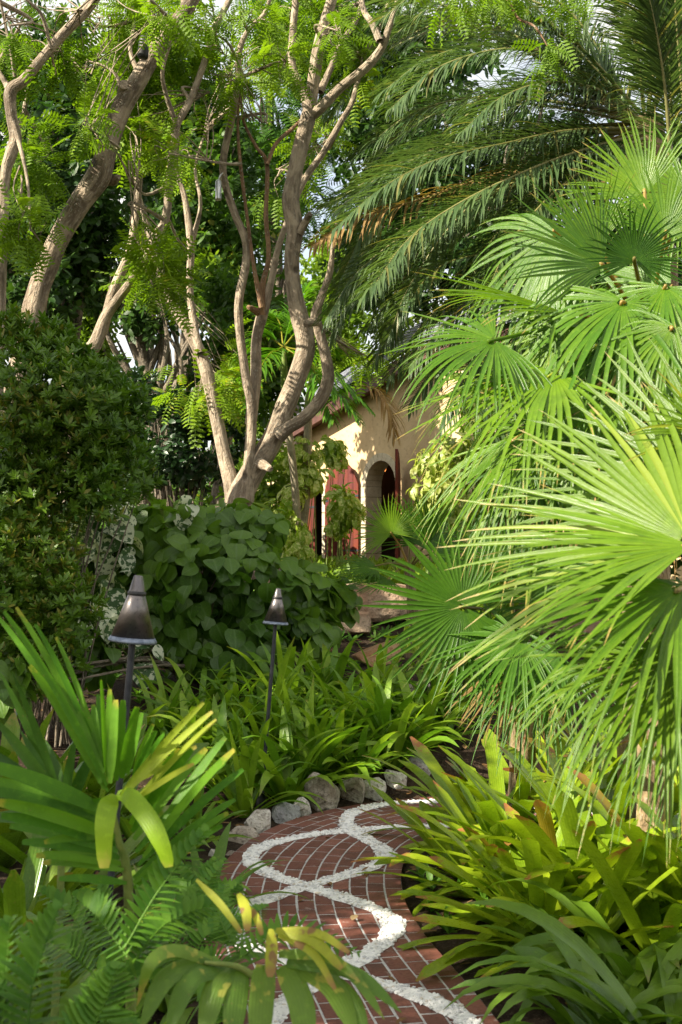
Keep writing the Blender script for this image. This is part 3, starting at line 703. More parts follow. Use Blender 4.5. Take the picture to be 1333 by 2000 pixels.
# D: the multi-stemmed tree in the middle
tree('feather_leaved_tree', 'pale barked tree with many curving stems rising in front of the house', [
    ('trunk', [(468, 1150, 92), (470, 1050, 78), (466, 985, 66), (492, 925, 58), (530, 862, 52), (556, 800, 47), (585, 725, 43), (597, 672, 44), (583, 610, 41), (573, 550, 36), (571, 500, 36), (576, 450, 41), (568, 395, 42), (574, 350, 37), (586, 295, 36), (604, 222, 35)], 13.5, 13.3, None),
    ('stem', [(460, 1040, 50), (455, 960, 40), (437, 885, 33), (420, 800, 31), (400, 712, 29), (372, 652, 28), (346, 610, 26), (325, 560, 23), (305, 510, 19), (288, 440, 15), (268, 370, 11), (255, 300, 8)], 13.5, 14.2, None),
    ('branch', [(392, 690, 20), (380, 640, 19), (371, 560, 17), (373, 480, 17), (362, 390, 14), (345, 330, 10), (350, 260, 7)], 13.7, 14.0, None),
    ('branch', [(374, 480, 14), (392, 400, 9), (382, 330, 7), (400, 260, 5)], 13.9, 14.4, None),
    ('stem', [(480, 980, 40), (487, 900, 27), (492, 800, 25), (481, 740, 22), (470, 660, 20), (467, 590, 20), (481, 515, 19), (480, 470, 18), (460, 420, 17), (440, 358, 18), (437, 310, 17), (454, 225, 18), (465, 165, 15), (467, 105, 14), (485, 60, 11), (520, 20, 9), (540, -60, 7)], 13.4, 13.0, None),
    ('stem', [(490, 830, 26), (500, 740, 26), (501, 665, 25), (515, 606, 27), (530, 550, 17), (545, 480, 14), (572, 405, 14), (596, 350, 15), (630, 300, 15), (668, 235, 14), (690, 195, 13), (712, 110, 11), (740, 60, 9), (770, -30, 7)], 13.4, 14.2, None),
    ('branch', [(512, 615, 20), (513, 560, 15), (525, 500, 11), (520, 420, 11), (522, 322, 10), (500, 285, 8), (476, 235, 6), (470, 170, 4)], 13.4, 13.0, 'barkred'),
    ('branch', [(522, 322, 9), (540, 280, 9), (575, 248, 8), (600, 220, 5)], 13.1, 13.4, 'barkred'),
    ('branch', [(512, 600, 14), (496, 520, 10), (484, 430, 8), (470, 320, 8), (465, 230, 6), (475, 150, 4)], 13.3, 12.9, 'barkred'),
    ('stem', [(545, 850, 40), (565, 835, 30), (592, 818, 30), (625, 782, 30), (641, 740, 28), (635, 690, 26), (622, 640, 24), (618, 612, 26), (630, 575, 18), (645, 530, 15), (652, 470, 9), (665, 400, 6)], 13.3, 12.8, None),
    ('limb', [(604, 225, 26), (594, 185, 20), (571, 125, 17), (573, 55, 17), (578, -20, 16), (560, -110, 12)], 13.3, 13.5, None),
    ('limb', [(604, 230, 32), (614, 150, 29), (627, 75, 27), (648, 0, 25), (670, -90, 20)], 13.3, 13.0, None),
    ('limb', [(606, 228, 26), (632, 205, 24), (667, 170, 22), (715, 132, 22), (745, 95, 18), (760, 55, 15), (774, 10, 11), (790, -60, 8)], 13.3, 12.8, None),
    ('limb', [(625, 180, 18), (648, 130, 15), (670, 80, 14), (697, 38, 12), (714, -20, 9)], 13.4, 13.8, None),
    ('branch', [(742, 80, 17), (727, 45, 16), (712, 22, 13), (700, -30, 10)], 12.9, 13.1, None),
    ('cut_stub', [(622, 628, 22), (606, 630, 19), (597, 633, 16)], 12.85, 12.75, None), ('cut_stub', [(508, 905, 26), (522, 912, 20), (528, 916, 14)], 13.3, 13.05, None), ('cut_stub', [(586, 455, 20), (600, 428, 17), (606, 418, 13)], 13.3, 13.15, None), ('cut_stub', [(505, 610, 18), (493, 603, 14), (486, 600, 11)], 13.4, 13.2, 'barkred'),
    ], 'bark', [
    (TF, [(700, 110, 14.2, 60, 90, .4), (640, 40, 14, 60, 50, .4), (470, 110, 14.2, 90, 90, .6), (560, 60, 14.4, 90, 70, .6), (620, 300, 14.6, 60, 60), (400, 250, 14.4, 80, 110, .6), (690, 20, 13.9, 80, 50, .5), (540, 330, 14.4, 80, 70), (470, -70, 13, 160, 60)], 950, .30, 'feather', dict(ns=2.6, thr=-.02)),
    (TF, [(440, 150, 12.6, 60, 50, .3), (520, 240, 12.7, 50, 50, .3), (560, 120, 12.8, 40, 50, .3), (400, 60, 12.4, 60, 40, .3), (660, 60, 12.6, 40, 40, .3), (330, 300, 12.0, 40, 50, .3), (480, 20, 12.4, 90, 30, .3)], 330, .24, 'feather', dict(ns=2.6, thr=-.1)),
    (TF, [(725, 700, 15, 45, 24, .4), (660, 660, 15, 40, 30, .4)], 120, .26, 'feather', dict(ns=2.6, thr=-.3)),
    (TF, [(395, 700, 14.6, 75, 70, .6), (400, 760, 14.2, 80, 45, .5), (300, 560, 14.5, 40, 60, .4), (350, 560, 14.7, 60, 50, .5)], 330, .34, 'feather', dict(ns=2.6, thr=-.05)),
    ], B(468, 13.5))
tree('feather_leaved_tree', 'leaning tree with thick dark furrowed trunk behind the laurel shrub', [
    ('trunk', [(20, 830, 80), (48, 700, 64), (65, 615, 56), (78, 560, 50), (95, 515, 50), (112, 472, 50), (153, 402, 52), (190, 350, 60), (200, 325, 54), (212, 285, 46), (236, 215, 46), (270, 158, 42), (306, 98, 38), (342, 48, 34), (372, 5, 34), (420, -80, 26)], 12.0, 11.4, None),
    ('limb', [(232, 235, 34), (240, 190, 30), (243, 165, 26)], 11.8, 11.5, None),
    ('limb', [(306, 98, 26), (345, 70, 18), (360, 20, 14), (350, -60, 9)], 11.6, 12.2, None),
    ('branch', [(190, 345, 34), (220, 352, 26), (232, 345, 12)], 11.9, 11.7, None),
    ('branch', [(275, 150, 14), (255, 100, 10), (262, 40, 8), (250, -30, 6)], 11.7, 12.3, None)],
    'barkdark', [(TF, [(215, 120, 12.7, 80, 110, .5), (330, 60, 12.7, 100, 90, .5), (150, 30, 12.0, 120, 60, .5), (420, 40, 12.8, 70, 90, .5), (270, 210, 12.7, 50, 70, .4), (165, 245, 11.0, 42, 34, .2), (130, 110, 11.8, 70, 70, .4), (300, 30, 10.8, 60, 30, .2)], 1250, .25, 'feather', dict(ns=2.8, thr=-.1))], B(20, 12.0))
tree('feather_leaved_tree', 'smooth pale tree at the left edge forking beneath bright leaves', [
    ('trunk', [(-10, 780, 40), (-2, 640, 32), (2, 560, 26), (6, 480, 24), (10, 350, 24), (22, 300, 28), (31, 270, 28), (23, 225, 26), (22, 178, 30), (48, 156, 25), (90, 105, 24), (125, 65, 24), (170, 20, 23), (205, -30, 20), (240, -100, 14)], 11.0, 10.8, None),
    ('limb', [(24, 185, 20), (10, 160, 13), (-8, 130, 11)], 10.9, 11.2, None),
    ('limb', [(30, 150, 9), (18, 80, 7), (2, 5, 6), (-5, -60, 5)], 10.7, 10.4, None),
    ('branch', [(10, 350, 15), (30, 270, 14), (48, 215, 11), (52, 160, 8)], 11.4, 11.9, None),
    ('branch', [(100, 95, 9), (82, 30, 8), (50, -5, 7), (20, -60, 5)], 10.8, 10.5, None)],
    'bark', [(TF, [(50, 30, 11.3, 80, 60, .4), (110, 100, 11.2, 60, 50, .3), (15, 110, 11.4, 40, 60, .3), (70, 320, 11.5, 50, 90, .4), (60, 450, 10.5, 60, 50, .3), (150, 20, 10.4, 60, 30, .2), (20, 50, 10.4, 40, 40, .2)], 700, .24, 'feather', dict(ns=2.8, thr=-.1))], B(-10, 11.0))
tree('feather_leaved_tree', 'slender grey-white tree with long diagonal trunk crossing the left stems', [
    ('trunk', [(120, 860, 38), (132, 760, 36), (147, 707, 35), (184, 676, 34), (206, 620, 26), (228, 588, 24), (260, 545, 21), (285, 505, 20), (298, 478, 20), (323, 430, 19), (331, 360, 19), (340, 280, 19), (347, 242, 18), (372, 195, 16), (402, 115, 16), (420, 55, 16), (446, 5, 15), (480, -70, 10)], 12.6, 12.4, None),
    ('limb', [(346, 245, 13), (326, 188, 11), (318, 140, 9), (335, 80, 6)], 12.4, 12.0, None),
    ('stem', [(200, 650, 24), (221, 572, 24), (246, 512, 22), (256, 478, 18), (267, 410, 17), (272, 340, 17), (272, 280, 16), (276, 215, 14), (268, 150, 10), (262, 60, 7)], 12.7, 13.2, None),
    ('branch', [(330, 430, 8), (350, 470, 6), (375, 500, 9)], 12.6, 12.9, None)],
    'bark', [(TF, [(300, 560, 12.2, 60, 90, .4), (250, 400, 12.0, 45, 60, .4), (410, 180, 12.6, 60, 70, .5), (260, 250, 12.6, 60, 60, .4), (230, 300, 11.6, 40, 40, .3)], 560, .28, 'feather', dict(ns=2.8, thr=-.05))], B(120, 12.6))

# ------------------------------------------------------------------ trees and shrubs farther back
def bgtree(name, label, px, d, trunk_w, blobs, n, sc, mt, tp=None, group='trees behind the garden', limbs=5, ns=1.4, thr=-.1, shell=.55):
    base = B(px, d); t = thing(name, label, 'tree', base, group); c = np.mean([P(*b[:3]) for b in blobs], 0)
    mb = MB(); r = trunk_w; top = c * .6 + base * .4
    tube(mb, [base - Z * .1, (base + top) / 2 + R.normal(size=3) * .15, top, c], [r * 1.2, r, r * .8, r * .4], 26, 10, .06)
    for b in blobs:
        for _ in range(max(1, limbs // 2)):
            e = P(*b[:3]) + R.normal(size=3) * .35 * b[2] / F * min(b[3], b[4]); s = base + (c - base) * R.uniform(.35, .85)
            tube(mb, [s, (s + e) / 2 + R.normal(size=3) * .25 + Z * .2, e], [r * .45, r * .25, r * .08], 12, 7, .05)
    mb.build('trunk', M['barkbg'], t)
    mb = MB(); foliage(mb, tp or TT, blobs, n, sc, ns=ns, thr=thr, shell=shell); mb.build('crown', M[mt], t)
bgtree('broadleaf_tree', 'dense dark broadleaf tree filling the gap behind the leaning trunk', 130, 17.5, .16, [(110, 330, 17.5, 170, 190), (60, 520, 17, 130, 130), (200, 480, 18, 120, 120), (90, 150, 18, 170, 120), (230, 260, 18.5, 110, 130)], 2400, .33, 'broaddark')
bgtree('broadleaf_tree', 'tall deep green tree seen between the pale slender stems', 360, 22, .2, [(330, 420, 22, 150, 170), (430, 520, 22, 120, 130), (420, 300, 23, 130, 130), (330, 180, 23, 130, 120)], 2200, .36, 'broad')
bgtree('feathery_tree', 'airy tree with lacy leaves and sky gaps at the top centre', 560, 26, .2, [(520, 190, 26, 170, 150), (620, 90, 27, 160, 120), (540, 380, 26, 130, 110), (420, 80, 26, 150, 120)], 1900, .5, 'featherdeep', TF, thr=0.0)
bgtree('broadleaf_tree', 'lime green sunlit tree low between the left trunks', 250, 19, .12, [(230, 690, 19, 100, 80), (300, 640, 20, 80, 70), (180, 610, 19, 80, 60), (350, 640, 20, 50, 60), (420, 580, 21, 60, 70)], 1500, .27, 'broadyel', thr=-.02)
bgtree('broadleaf_tree', 'mid green tree behind the forked stems and above the dark shrub', 420, 20, .14, [(440, 620, 20, 110, 90), (400, 740, 19, 110, 90), (520, 700, 21, 90, 110)], 1500, .33, 'broad')
bgtree('broadleaf_tree', 'distant leafy tree behind the roof and the palm fronds', 700, 32, .2, [(640, 560, 32, 110, 110), (720, 640, 31, 100, 90), (660, 700, 31, 80, 80)], 1300, .42, 'broadyel', thr=-.02)
bgtree('broadleaf_tree', 'dark tall tree hidden behind the date palm crown', 1050, 22, .2, [(1080, 150, 22, 190, 170), (1240, 300, 21, 160, 200), (900, 330, 24, 170, 160), (760, 480, 24, 120, 120), (950, 520, 23, 160, 130), (820, 120, 25, 130, 90), (740, 250, 25, 90, 140), (700, 60, 26, 100, 90)], 4600, .40, 'broaddark', thr=-.02)
bgtree('broadleaf_tree', 'dark leafy tree standing behind the upper fan palm', 1260, 12.5, .12, [(1200, 560, 13.2, 150, 130), (1290, 760, 12.8, 130, 170), (1130, 720, 13.5, 130, 130), (1260, 980, 12.6, 140, 140), (1080, 880, 13.6, 70, 90)], 3400, .24, 'broaddark')
bgtree('broadleaf_tree', 'bare limbed dark tree against the sky in the left gap', 330, 16.5, .13, [(290, 600, 16.5, 60, 50), (250, 560, 17, 50, 50)], 160, .3, 'broaddark', limbs=12, thr=-.9)
def bush(name, label, px, d, parts, stems=8, cat='shrub', group=None, sm='barkbg', sr=.014):
    base = B(px, d); t = thing(name, label, cat, base, group); first = parts[0][1]
    mb = MB()
    for b in first:
        for _ in range(stems):
            e = P(*b[:3]) + np.array([0, .12, 0]) + R.normal(size=3) * .28 * np.array([b[3], (b[3] + b[4]) / 2, b[4]]) * b[2] / F; s = base + np.array([*(R.normal(size=2) * .12), 0])
            tube(mb, [s, (s * .6 + e * .4) + Z * .15, e], [sr, sr * .7, sr * .3], 9, 6, .05)
    mb.build('stems', M[sm], t)
    for nm, blobs, tp, n, sc, mt, kw in parts:
        mb = MB(); foliage(mb, tp, blobs, n, sc, **kw); mb.build(nm, M[mt], t)
    return t
bush('laurel_shrub', 'large dense laurel-like shrub with small upright leaves at the left edge', 90, 9.3, [
    ('foliage', [(70, 790, 9.3, 130, 140, .6), (160, 800, 9.3, 100, 110, .6), (40, 960, 9.2, 110, 130), (180, 930, 9.3, 105, 110), (90, 690, 9.5, 60, 60), (20, 655, 9.4, 50, 50), (150, 715, 9.6, 46, 46), (250, 795, 9.7, 44, 50), (270, 930, 9.8, 40, 60), (110, 660, 9.6, 34, 34), (215, 730, 9.8, 34, 34), (60, 1090, 9.1, 100, 100), (230, 860, 9.6, 60, 70), (0, 1180, 8.9, 70, 110), (110, 1190, 9.0, 100, 90), (60, 1290, 8.9, 110, 70)], TW, 4300, .080, 'laurel', dict(mode='up', ns=3.2, thr=-.32, shell=.62))], 2, sr=.010)
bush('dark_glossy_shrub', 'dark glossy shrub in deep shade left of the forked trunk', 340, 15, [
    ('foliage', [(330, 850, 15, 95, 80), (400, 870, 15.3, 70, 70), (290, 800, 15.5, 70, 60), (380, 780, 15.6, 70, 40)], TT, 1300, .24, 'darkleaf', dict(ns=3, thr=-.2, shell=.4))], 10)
bush('heart_leaved_shrub', 'broad mound of big heart-shaped green leaves with some white variegated ones', 400, 10.9, [
    ('leaves', [(330, 1040, 10.9, 120, 75), (470, 1030, 11, 90, 60), (250, 1060, 10.9, 70, 80), (430, 1150, 10.6, 170, 110), (580, 1150, 11, 80, 60), (650, 1170, 11.2, 50, 45), (300, 1190, 10.6, 140, 80), (520, 1220, 10.7, 90, 60), (220, 1150, 10.7, 80, 80), (130, 1190, 10.4, 90, 80), (430, 1260, 10.5, 150, 50), (580, 1230, 10.8, 80, 60), (60, 1250, 9.5, 90, 60), (170, 1280, 9.8, 70, 50), (0, 1330, 8.6, 60, 60)], TH, 2700, .158, 'heart', dict(mode='hang', ns=6, thr=-.3, shell=.36)),
    ('variegated_leaves', [(205, 1030, 10.4, 60, 70), (230, 1140, 10.2, 30, 30), (150, 1000, 10.6, 50, 40), (362, 985, 10.7, 16, 22), (285, 1285, 10.0, 26, 35), (110, 1060, 10.4, 40, 50), (190, 1210, 9.8, 60, 40), (120, 1240, 9.7, 60, 40)], TH, 190, .18, 'white', dict(mode='hang', ns=3, thr=-.9, shell=.3))], 7, sr=.02)
bush('broadleaf_hedge', 'distant mid green hedge closing the garden behind the dark glossy shrub', 250, 24, [
    ('foliage', [(60, 920, 24, 170, 110), (250, 960, 24, 170, 90), (420, 960, 24, 110, 90), (-60, 1000, 23, 120, 120), (330, 1020, 22, 200, 60)], TT, 1900, .36, 'broad', dict(ns=2, thr=-.3, shell=.4))], 5, 'hedge')
bush('broadleaf_shrub', 'pale sunlit bush between the forked trunk and the far left shutter', 530, 21, [
    ('foliage', [(520, 940, 21, 50, 60), (510, 860, 22, 40, 60), (470, 1000, 20, 60, 40)], TT, 420, .3, 'broadyel', dict(ns=2, thr=-.3, shell=.4))], 5)
def vine(label, px, d, blobs, n, sc=.15, mt='pothos'):
    bush('variegated_shrub', label, px, d, [('leaves', blobs, TO, int(n * 1.9), sc * .95, mt, dict(mode='hang', ns=4, thr=-.5, shell=.5))], 3, 'shrub', 'pale green variegated shrubs by the house', 'twig', .012)
vine('bright variegated shrub with drooping leaves under the curved lower stem', 590, 18.5, [(590, 885, 18.5, 34, 34), (610, 930, 18.4, 26, 28), (575, 960, 18.3, 25, 20)], 150, .2)
vine('tuft of pale drooping leaves on a thin stem at the red shutter top', 652, 20, [(652, 880, 20, 28, 28)], 80, .2)
vine('cream and green leaves in front of the open red shutter', 668, 19.5, [(668, 980, 19.5, 32, 36), (690, 1000, 19.5, 22, 26), (660, 1020, 19.5, 18, 20)], 150, .2)
vine('lemon-green leafy shrub low beside the left shutter', 575, 16.5, [(570, 1040, 16.5, 36, 36), (548, 1000, 16.5, 24, 30), (580, 1075, 16.3, 30, 20)], 190, .19)
vine('tall yellow-green shrub against the house wall behind the fan palms', 860, 15, [(860, 960, 15, 55, 60), (900, 1010, 14.5, 50, 50), (840, 900, 15.4, 30, 30), (900, 890, 15, 60, 50), (970, 930, 15, 40, 50)], 420, .18, 'croton')
vine('leafy lime shrub hiding the right end of the house', 1000, 16, [(1000, 800, 16, 100, 110), (940, 760, 16.5, 50, 60), (1080, 860, 15.6, 90, 120), (1000, 950, 15.5, 90, 60)], 900, .2, 'croton')
bush('croton_shrub', 'small-leaved yellow-green shrub on the slope beneath the middle fan palm', 870, 9.6, [
    ('leaves', [(850, 1270, 9.6, 70, 60), (930, 1310, 9.4, 70, 60), (980, 1260, 9.5, 60, 60), (880, 1220, 9.8, 60, 40)], TO, 620, .085, 'croton', dict(mode='tree', ns=5, thr=-.3, shell=.5)),
    ('pale_leaves', [(845, 1290, 9.3, 20, 26), (835, 1240, 9.3, 24, 20), (800, 1235, 9.5, 20, 20)], TO, 16, .17, 'pothos', dict(mode='hang', ns=5, thr=-.9))], 8)

# ------------------------------------------------------------------ palms
def datefrond(t, pl, d0, d1, n=112, ll=.52, lw=.028, mat='date', droop=.8, vee=.12, ang=60, upv=(-.25, -.65, .75)):
    k = len(pl); sp = [P(x, y, d0 + (d1 - d0) * i / (k - 1)) for i, (x, y) in enumerate(pl)]
    mb = MB(); frond(mb, sp, n, ll, lw, ang, vee, droop, 5, NEEDLE, fold=.35, rad=.02, start=.10, upv=upv); mb.build('frond', M[mat], t)
dp = thing('date_palm', 'huge date palm whose arching feather fronds fill the upper right', 'palm', B(1300, 12.5))
mb = MB(); ptube(mb, [(1310, 1000, 80), (1300, 700, 76), (1280, 400, 72), (1262, 230, 80)], 12.5, 12.3, 30, 12, .05); mb.build('trunk', M['fibre'], dp)
for a in [
    ([(1245, 240), (1117, 130), (1000, 95), (860, 130), (760, 215)], 12.2, 11.6),
    ([(1245, 240), (1130, 40), (1000, -40), (860, -40), (740, 40)], 12.4, 12.6),
    ([(1250, 230), (1090, 200), (930, 190), (800, 225), (690, 310)], 12.3, 12.9),
    ([(1250, 240), (1080, 250), (920, 270), (780, 320), (640, 400)], 12.3, 12.4),
    ([(1255, 250), (1110, 255), (990, 280), (860, 310), (750, 365), (650, 450)], 12.0, 10.9),
    ([(1255, 260), (1150, 290), (1050, 325), (910, 390), (800, 465), (730, 560)], 11.8, 10.6),
    ([(1255, 260), (1120, 330), (960, 380), (820, 440), (700, 530), (640, 620)], 12.2, 12.4),
    ([(1255, 270), (1190, 300), (1090, 370), (1000, 470), (940, 600)], 11.8, 10.8),
    ([(1260, 230), (1240, 80), (1190, -60), (1090, -150)], 12.3, 12.0),
    ([(1265, 230), (1285, 60), (1265, -80), (1220, -200)], 12.0, 11.4),
    ([(1265, 230), (1330, 90), (1390, -20), (1450, -60)], 12.0, 11.6),
    ([(1310, 320), (1300, 180), (1282, 60), (1255, -60)], 10.4, 10.0),
    ([(1345, 300), (1330, 150), (1320, 20), (1318, -90)], 10.6, 10.3),
    ([(1240, 220), (1060, 100), (900, 20), (760, 0), (650, 40)], 12.8, 14.0),
    ([(1240, 230), (1050, 160), (880, 250), (740, 400), (660, 560)], 12.9, 13.6),
    ([(1240, 240), (1060, 290), (900, 420), (800, 560), (760, 660)], 12.8, 13.0),
    ([(1250, 220), (1130, 90), (1040, 40), (960, 20)], 11.9, 11.0),
    ([(1255, 240), (1180, 180), (1080, 160), (980, 190), (900, 260)], 11.8, 11.0),
    ([(1240, 240), (1000, 30), (820, 60), (700, 150), (640, 250)], 13.4, 14.6),
    ]:
    datefrond(dp, *a)
    for q in range(1):
        ox, oy = random.uniform(-40, 40), random.uniform(-45, 45); k = len(a[0])
        datefrond(dp, [(x + ox * i / (k - 1), y + oy * i / (k - 1) + 12) for i, (x, y) in enumerate(a[0])], a[1] + .35, a[2] + random.uniform(.4, 1.2))
datefrond(dp, [(1235, 260), (1000, 330), (820, 390), (690, 430), (610, 480)], 12.9, 12.2, 60, .42, .03, 'dry', 1.6, 0)
datefrond(dp, [(1235, 270), (1000, 360), (860, 440), (780, 560), (720, 640)], 13.3, 13.3, 46, .40, .03, 'date', 1.6, 0)
datefrond(dp, [(1235, 270), (1100, 380), (980, 480), (860, 520), (790, 600)], 12.4, 11.4, 50, .42, .034)
for a in [([(1235, 280), (1120, 400), (1000, 520), (900, 640), (850, 740)], 12.6, 12.2), ([(1235, 290), (1150, 450), (1060, 580), (980, 700), (930, 820)], 12.4, 11.6), ([(1235, 270), (1060, 420), (930, 540), (820, 640), (760, 740)], 13.0, 13.2), ([(1235, 270), (1100, 470), (950, 620), (860, 700), (800, 790)], 13.1, 13.0)]: datefrond(dp, *a, 64, .5, .034, 'date', 1.3)
for a in [([(1100, 520), (980, 560), (880, 620), (800, 720)], 12.4, 12.0), ([(1140, 560), (1010, 640), (920, 720), (860, 830)], 12.2, 11.8), ([(1150, 620), (1060, 700), (990, 790), (950, 900)], 12.0, 11.6)]: datefrond(dp, *a, 64, .46, .028, 'date', 1.5)
# dry frond hanging over the wall
dh = thing('dead_palm_frond', 'brown and green hanging palm frond in front of the plaster wall', 'frond', P(720, 765, 21))
mb = MB(); frond(mb, [P(700, 752, 21), P(735, 762, 20.8), P(762, 800, 20.6), P(772, 850, 20.5)], 30, .55, .04, 40, 0, 1.2, 4, NEEDLE, rad=.015); mb.build('leaflets', M['dry'], dh)
def smallpalm(label, px, d, top, fr, lw=.05, ll=.42, mat='areca', w=16):
    base = B(px, d); t = thing('ringed_palm', label, 'palm', base, 'slim feather palms behind the forked tree'); tp = P(*top, d)
    mb = MB(); k = w / 2 * d / F; tube(mb, [base, (base * .6 + tp * .4) + [.12, 0, 0], tp], [k * 1.2, k, k * .8], 40, 10, .03); mb.build('trunk', M['trunkring'], t)
    mb = MB(); cs = tp + nrm(tp - base) * .55; tube(mb, [tp, (tp + cs) / 2, cs], [k * .9, k * .85, k * .3], 10, 10, .02); mb.build('crownshaft', M['twig'], t)
    for (x, y), (x2, y2), dd in fr:
        mb = MB(); e1 = P(x, y, d + dd * .5); e2 = P(x2, y2, d + dd); frond(mb, [cs, e1, e2], 34, ll, lw, 58, .1, .9, 4, NEEDLE, rad=.012, start=.2); mb.build('frond', M[mat], t)
smallpalm('small ringed palm with green crownshaft between the main trunk and roof', 566, 16.5, (556, 760), [((600, 640), (680, 700), .4), ((570, 620), (600, 560), .5), ((510, 660), (430, 740), .2), ((490, 720), (420, 840), -.4), ((620, 700), (720, 800), -.2), ((540, 620), (480, 600), .8), ((610, 720), (650, 820), -.8), ((520, 700), (470, 800), -.9)])
smallpalm('leaning ringed palm stem rising beside the left shutter', 560, 18.5, (603, 800), [((640, 690), (740, 720), .3), ((610, 660), (640, 600), .6), ((570, 690), (500, 720), .4), ((640, 740), (700, 820), -.6), ((650, 700), (760, 690), .9)], w=20)

def fanpalm(label, base, crown, fans, mat, trunk_r=.07, group='fan palms on the right', pet=True):
    t = thing('fan_palm', label, 'palm', base, group)
    mb = MB(); tube(mb, [base - Z * .05, (np.asarray(base) + crown) / 2 + [.03, 0, 0], crown], [trunk_r * 1.1, trunk_r, trunk_r * .9], 24, 12, .06); mb.build('trunk', M['fibre'], t)
    for f in fans:
        h, tp, fc = P(*f[0]), P(*f[1]), f[2]; kw = dict(f[3]) if len(f) > 3 else {}
        mt = M[kw.pop('mat', mat)]
        fan(h, tp, fc, petiole=crown if pet else None, mat=mt, parent=t, **kw)
    return t
c1 = P(1450, 1150, 3.95)
fanpalm('silver-green fan palm with the largest glossy leaves, trunk beyond the right edge', B(1460, 3.95), c1, [
    ((1350, 1058, 3.60), (1010, 830, 4.15), (-.4, -.7, .6), dict(span=150, droop=.12, nseg=30, cup=.03)),
    ((1350, 1065, 3.50), (925, 1085, 3.5), (-.2, -.45, .9), dict(span=100, droop=.16, nseg=22, mat='fan')),
    ((1330, 1150, 3.45), (1010, 1330, 3.2), (-.45, -.75, .6), dict(span=150, droop=.45, nseg=32)),
    ((1300, 1290, 3.55), (1000, 1450, 3.4), (-.4, -.7, .65), dict(span=150, droop=.45, nseg=32)),
    ((1330, 1180, 3.7), (1160, 1420, 3.5), (-.2, -.75, .5), dict(span=170, droop=.6, nseg=32, mat='fan')),
    ((1400, 960, 3.75), (1190, 660, 4.2), (-.45, -.7, .4), dict(span=140, droop=.1, nseg=30, mat='silverfan')),
    ((1380, 1330, 3.8), (1230, 1560, 3.7), (-.2, -.8, .4), dict(span=150, droop=.5, nseg=30, mat='fan')),
    ((1420, 1180, 3.6), (1130, 1190, 3.4), (-.3, -.5, .9), dict(span=190, droop=.5, nseg=34)),
    ((1390, 850, 3.9), (1230, 760, 3.9), (-.2, -.9, .3), dict(span=200, droop=.3, nseg=34, mat='fan')),
    ], 'silverfan')
c2 = P(1265, 690, 5.6)
fanpalm('tall yellow-green fan palm with splayed leaves above the silver one', B(1270, 5.7), c2, [
    ((968, 664, 4.9), (745, 705, 4.8), (-.2, -.75, .75), dict(span=220, droop=.45, nseg=38)),
    ((1083, 730, 4.8), (800, 850, 4.6), (-.35, -.5, .8), dict(span=190, droop=.4, nseg=36)),
    ((1218, 590, 4.9), (1060, 760, 4.6), (-.1, -.55, .9), dict(span=240, droop=.8, nseg=38)),
    ((1240, 510, 5.0), (1262, 370, 4.98), (.15, -1, .05), dict(span=250, droop=.15, nseg=40, mat='darkfan')),  # fan in shadow: its shade is put into the colour by the darker leaf
    ((1115, 612, 5.3), (800, 530, 5.2), (-.1, -.35, 1), dict(span=130, droop=.25, nseg=26)),
    ((1180, 520, 5.2), (975, 380, 5.1), (-.4, -.65, .6), dict(span=150, droop=.2, nseg=30)),
    ((1312, 640, 4.7), (1240, 780, 4.6), (0, -.6, .8), dict(span=230, droop=.8, nseg=36)),
    ((1300, 460, 5.1), (1345, 300, 5.1), (-.2, -.9, .2), dict(span=170, droop=.1, nseg=32)),
    ((1170, 480, 5.5), (1080, 330, 5.5), (-.3, -.8, .3), dict(span=140, droop=.15, nseg=30)),
    ((1300, 560, 4.9), (1190, 690, 4.7), (-.2, -.5, .9), dict(span=200, droop=.7, nseg=34)),
    ((1010, 855, 5.4), (865, 1030, 5.2), (-.5, -.6, .5), dict(span=110, droop=.45, nseg=24)),
    ((1110, 830, 5.1), (885, 850, 5.0), (-.2, -.4, .9), dict(span=190, droop=.6, nseg=34)),
    ((1180, 780, 5.0), (1010, 960, 4.8), (-.3, -.7, .6), dict(span=190, droop=.5, nseg=34)),
    ((1240, 860, 5.0), (1130, 1010, 4.9), (-.3, -.8, .5), dict(span=210, droop=.5, nseg=34)),
    ((1260, 380, 5.6), (1180, 230, 5.7), (-.3, -.8, .3), dict(span=130, droop=.1, nseg=26)),
    ((1330, 760, 5.2), (1180, 700, 5.1), (-.2, -.7, .6), dict(span=210, droop=.5, nseg=34)),
    ((1040, 900, 5.6), (960, 1060, 5.5), (-.2, -.8, .4), dict(span=140, droop=.5, nseg=28, mat='darkfan')),
    ], 'fan')
EX = []
for k in range(15):
    hx, hy = random.uniform(1070, 1340), random.uniform(370, 960); dd = random.uniform(5.3, 6.6); r = random.uniform(190, 270); an = math.radians(random.uniform(110, 250))
    EX.append(((hx, hy, dd), (hx + r * math.cos(an), hy - r * math.sin(an) + 40, dd + random.uniform(-.1, .25)), (random.uniform(-.7, .3), -.7, random.uniform(.2, .9)), dict(span=random.uniform(110, 230), droop=random.uniform(.25, .8), nseg=30, mat=random.choice(['fan', 'fan', 'darkfan']))))
for k in range(7):
    hx, hy = random.uniform(1215, 1330), random.uniform(720, 900); EX.append(((hx, hy, 6.5), (hx + random.uniform(-90, 60), hy + random.uniform(190, 280), 6.4), (random.uniform(-.5, .3), -.9, .2), dict(span=random.uniform(60, 120), droop=.3, nseg=20, mat='dry')))
fanpalm('fan palm with crowded overlapping leaves behind the tall yellow-green one', B(1230, 6.6), P(1230, 760, 6.4), EX, 'fan')
c3 = P(1010, 1240, 6.9)
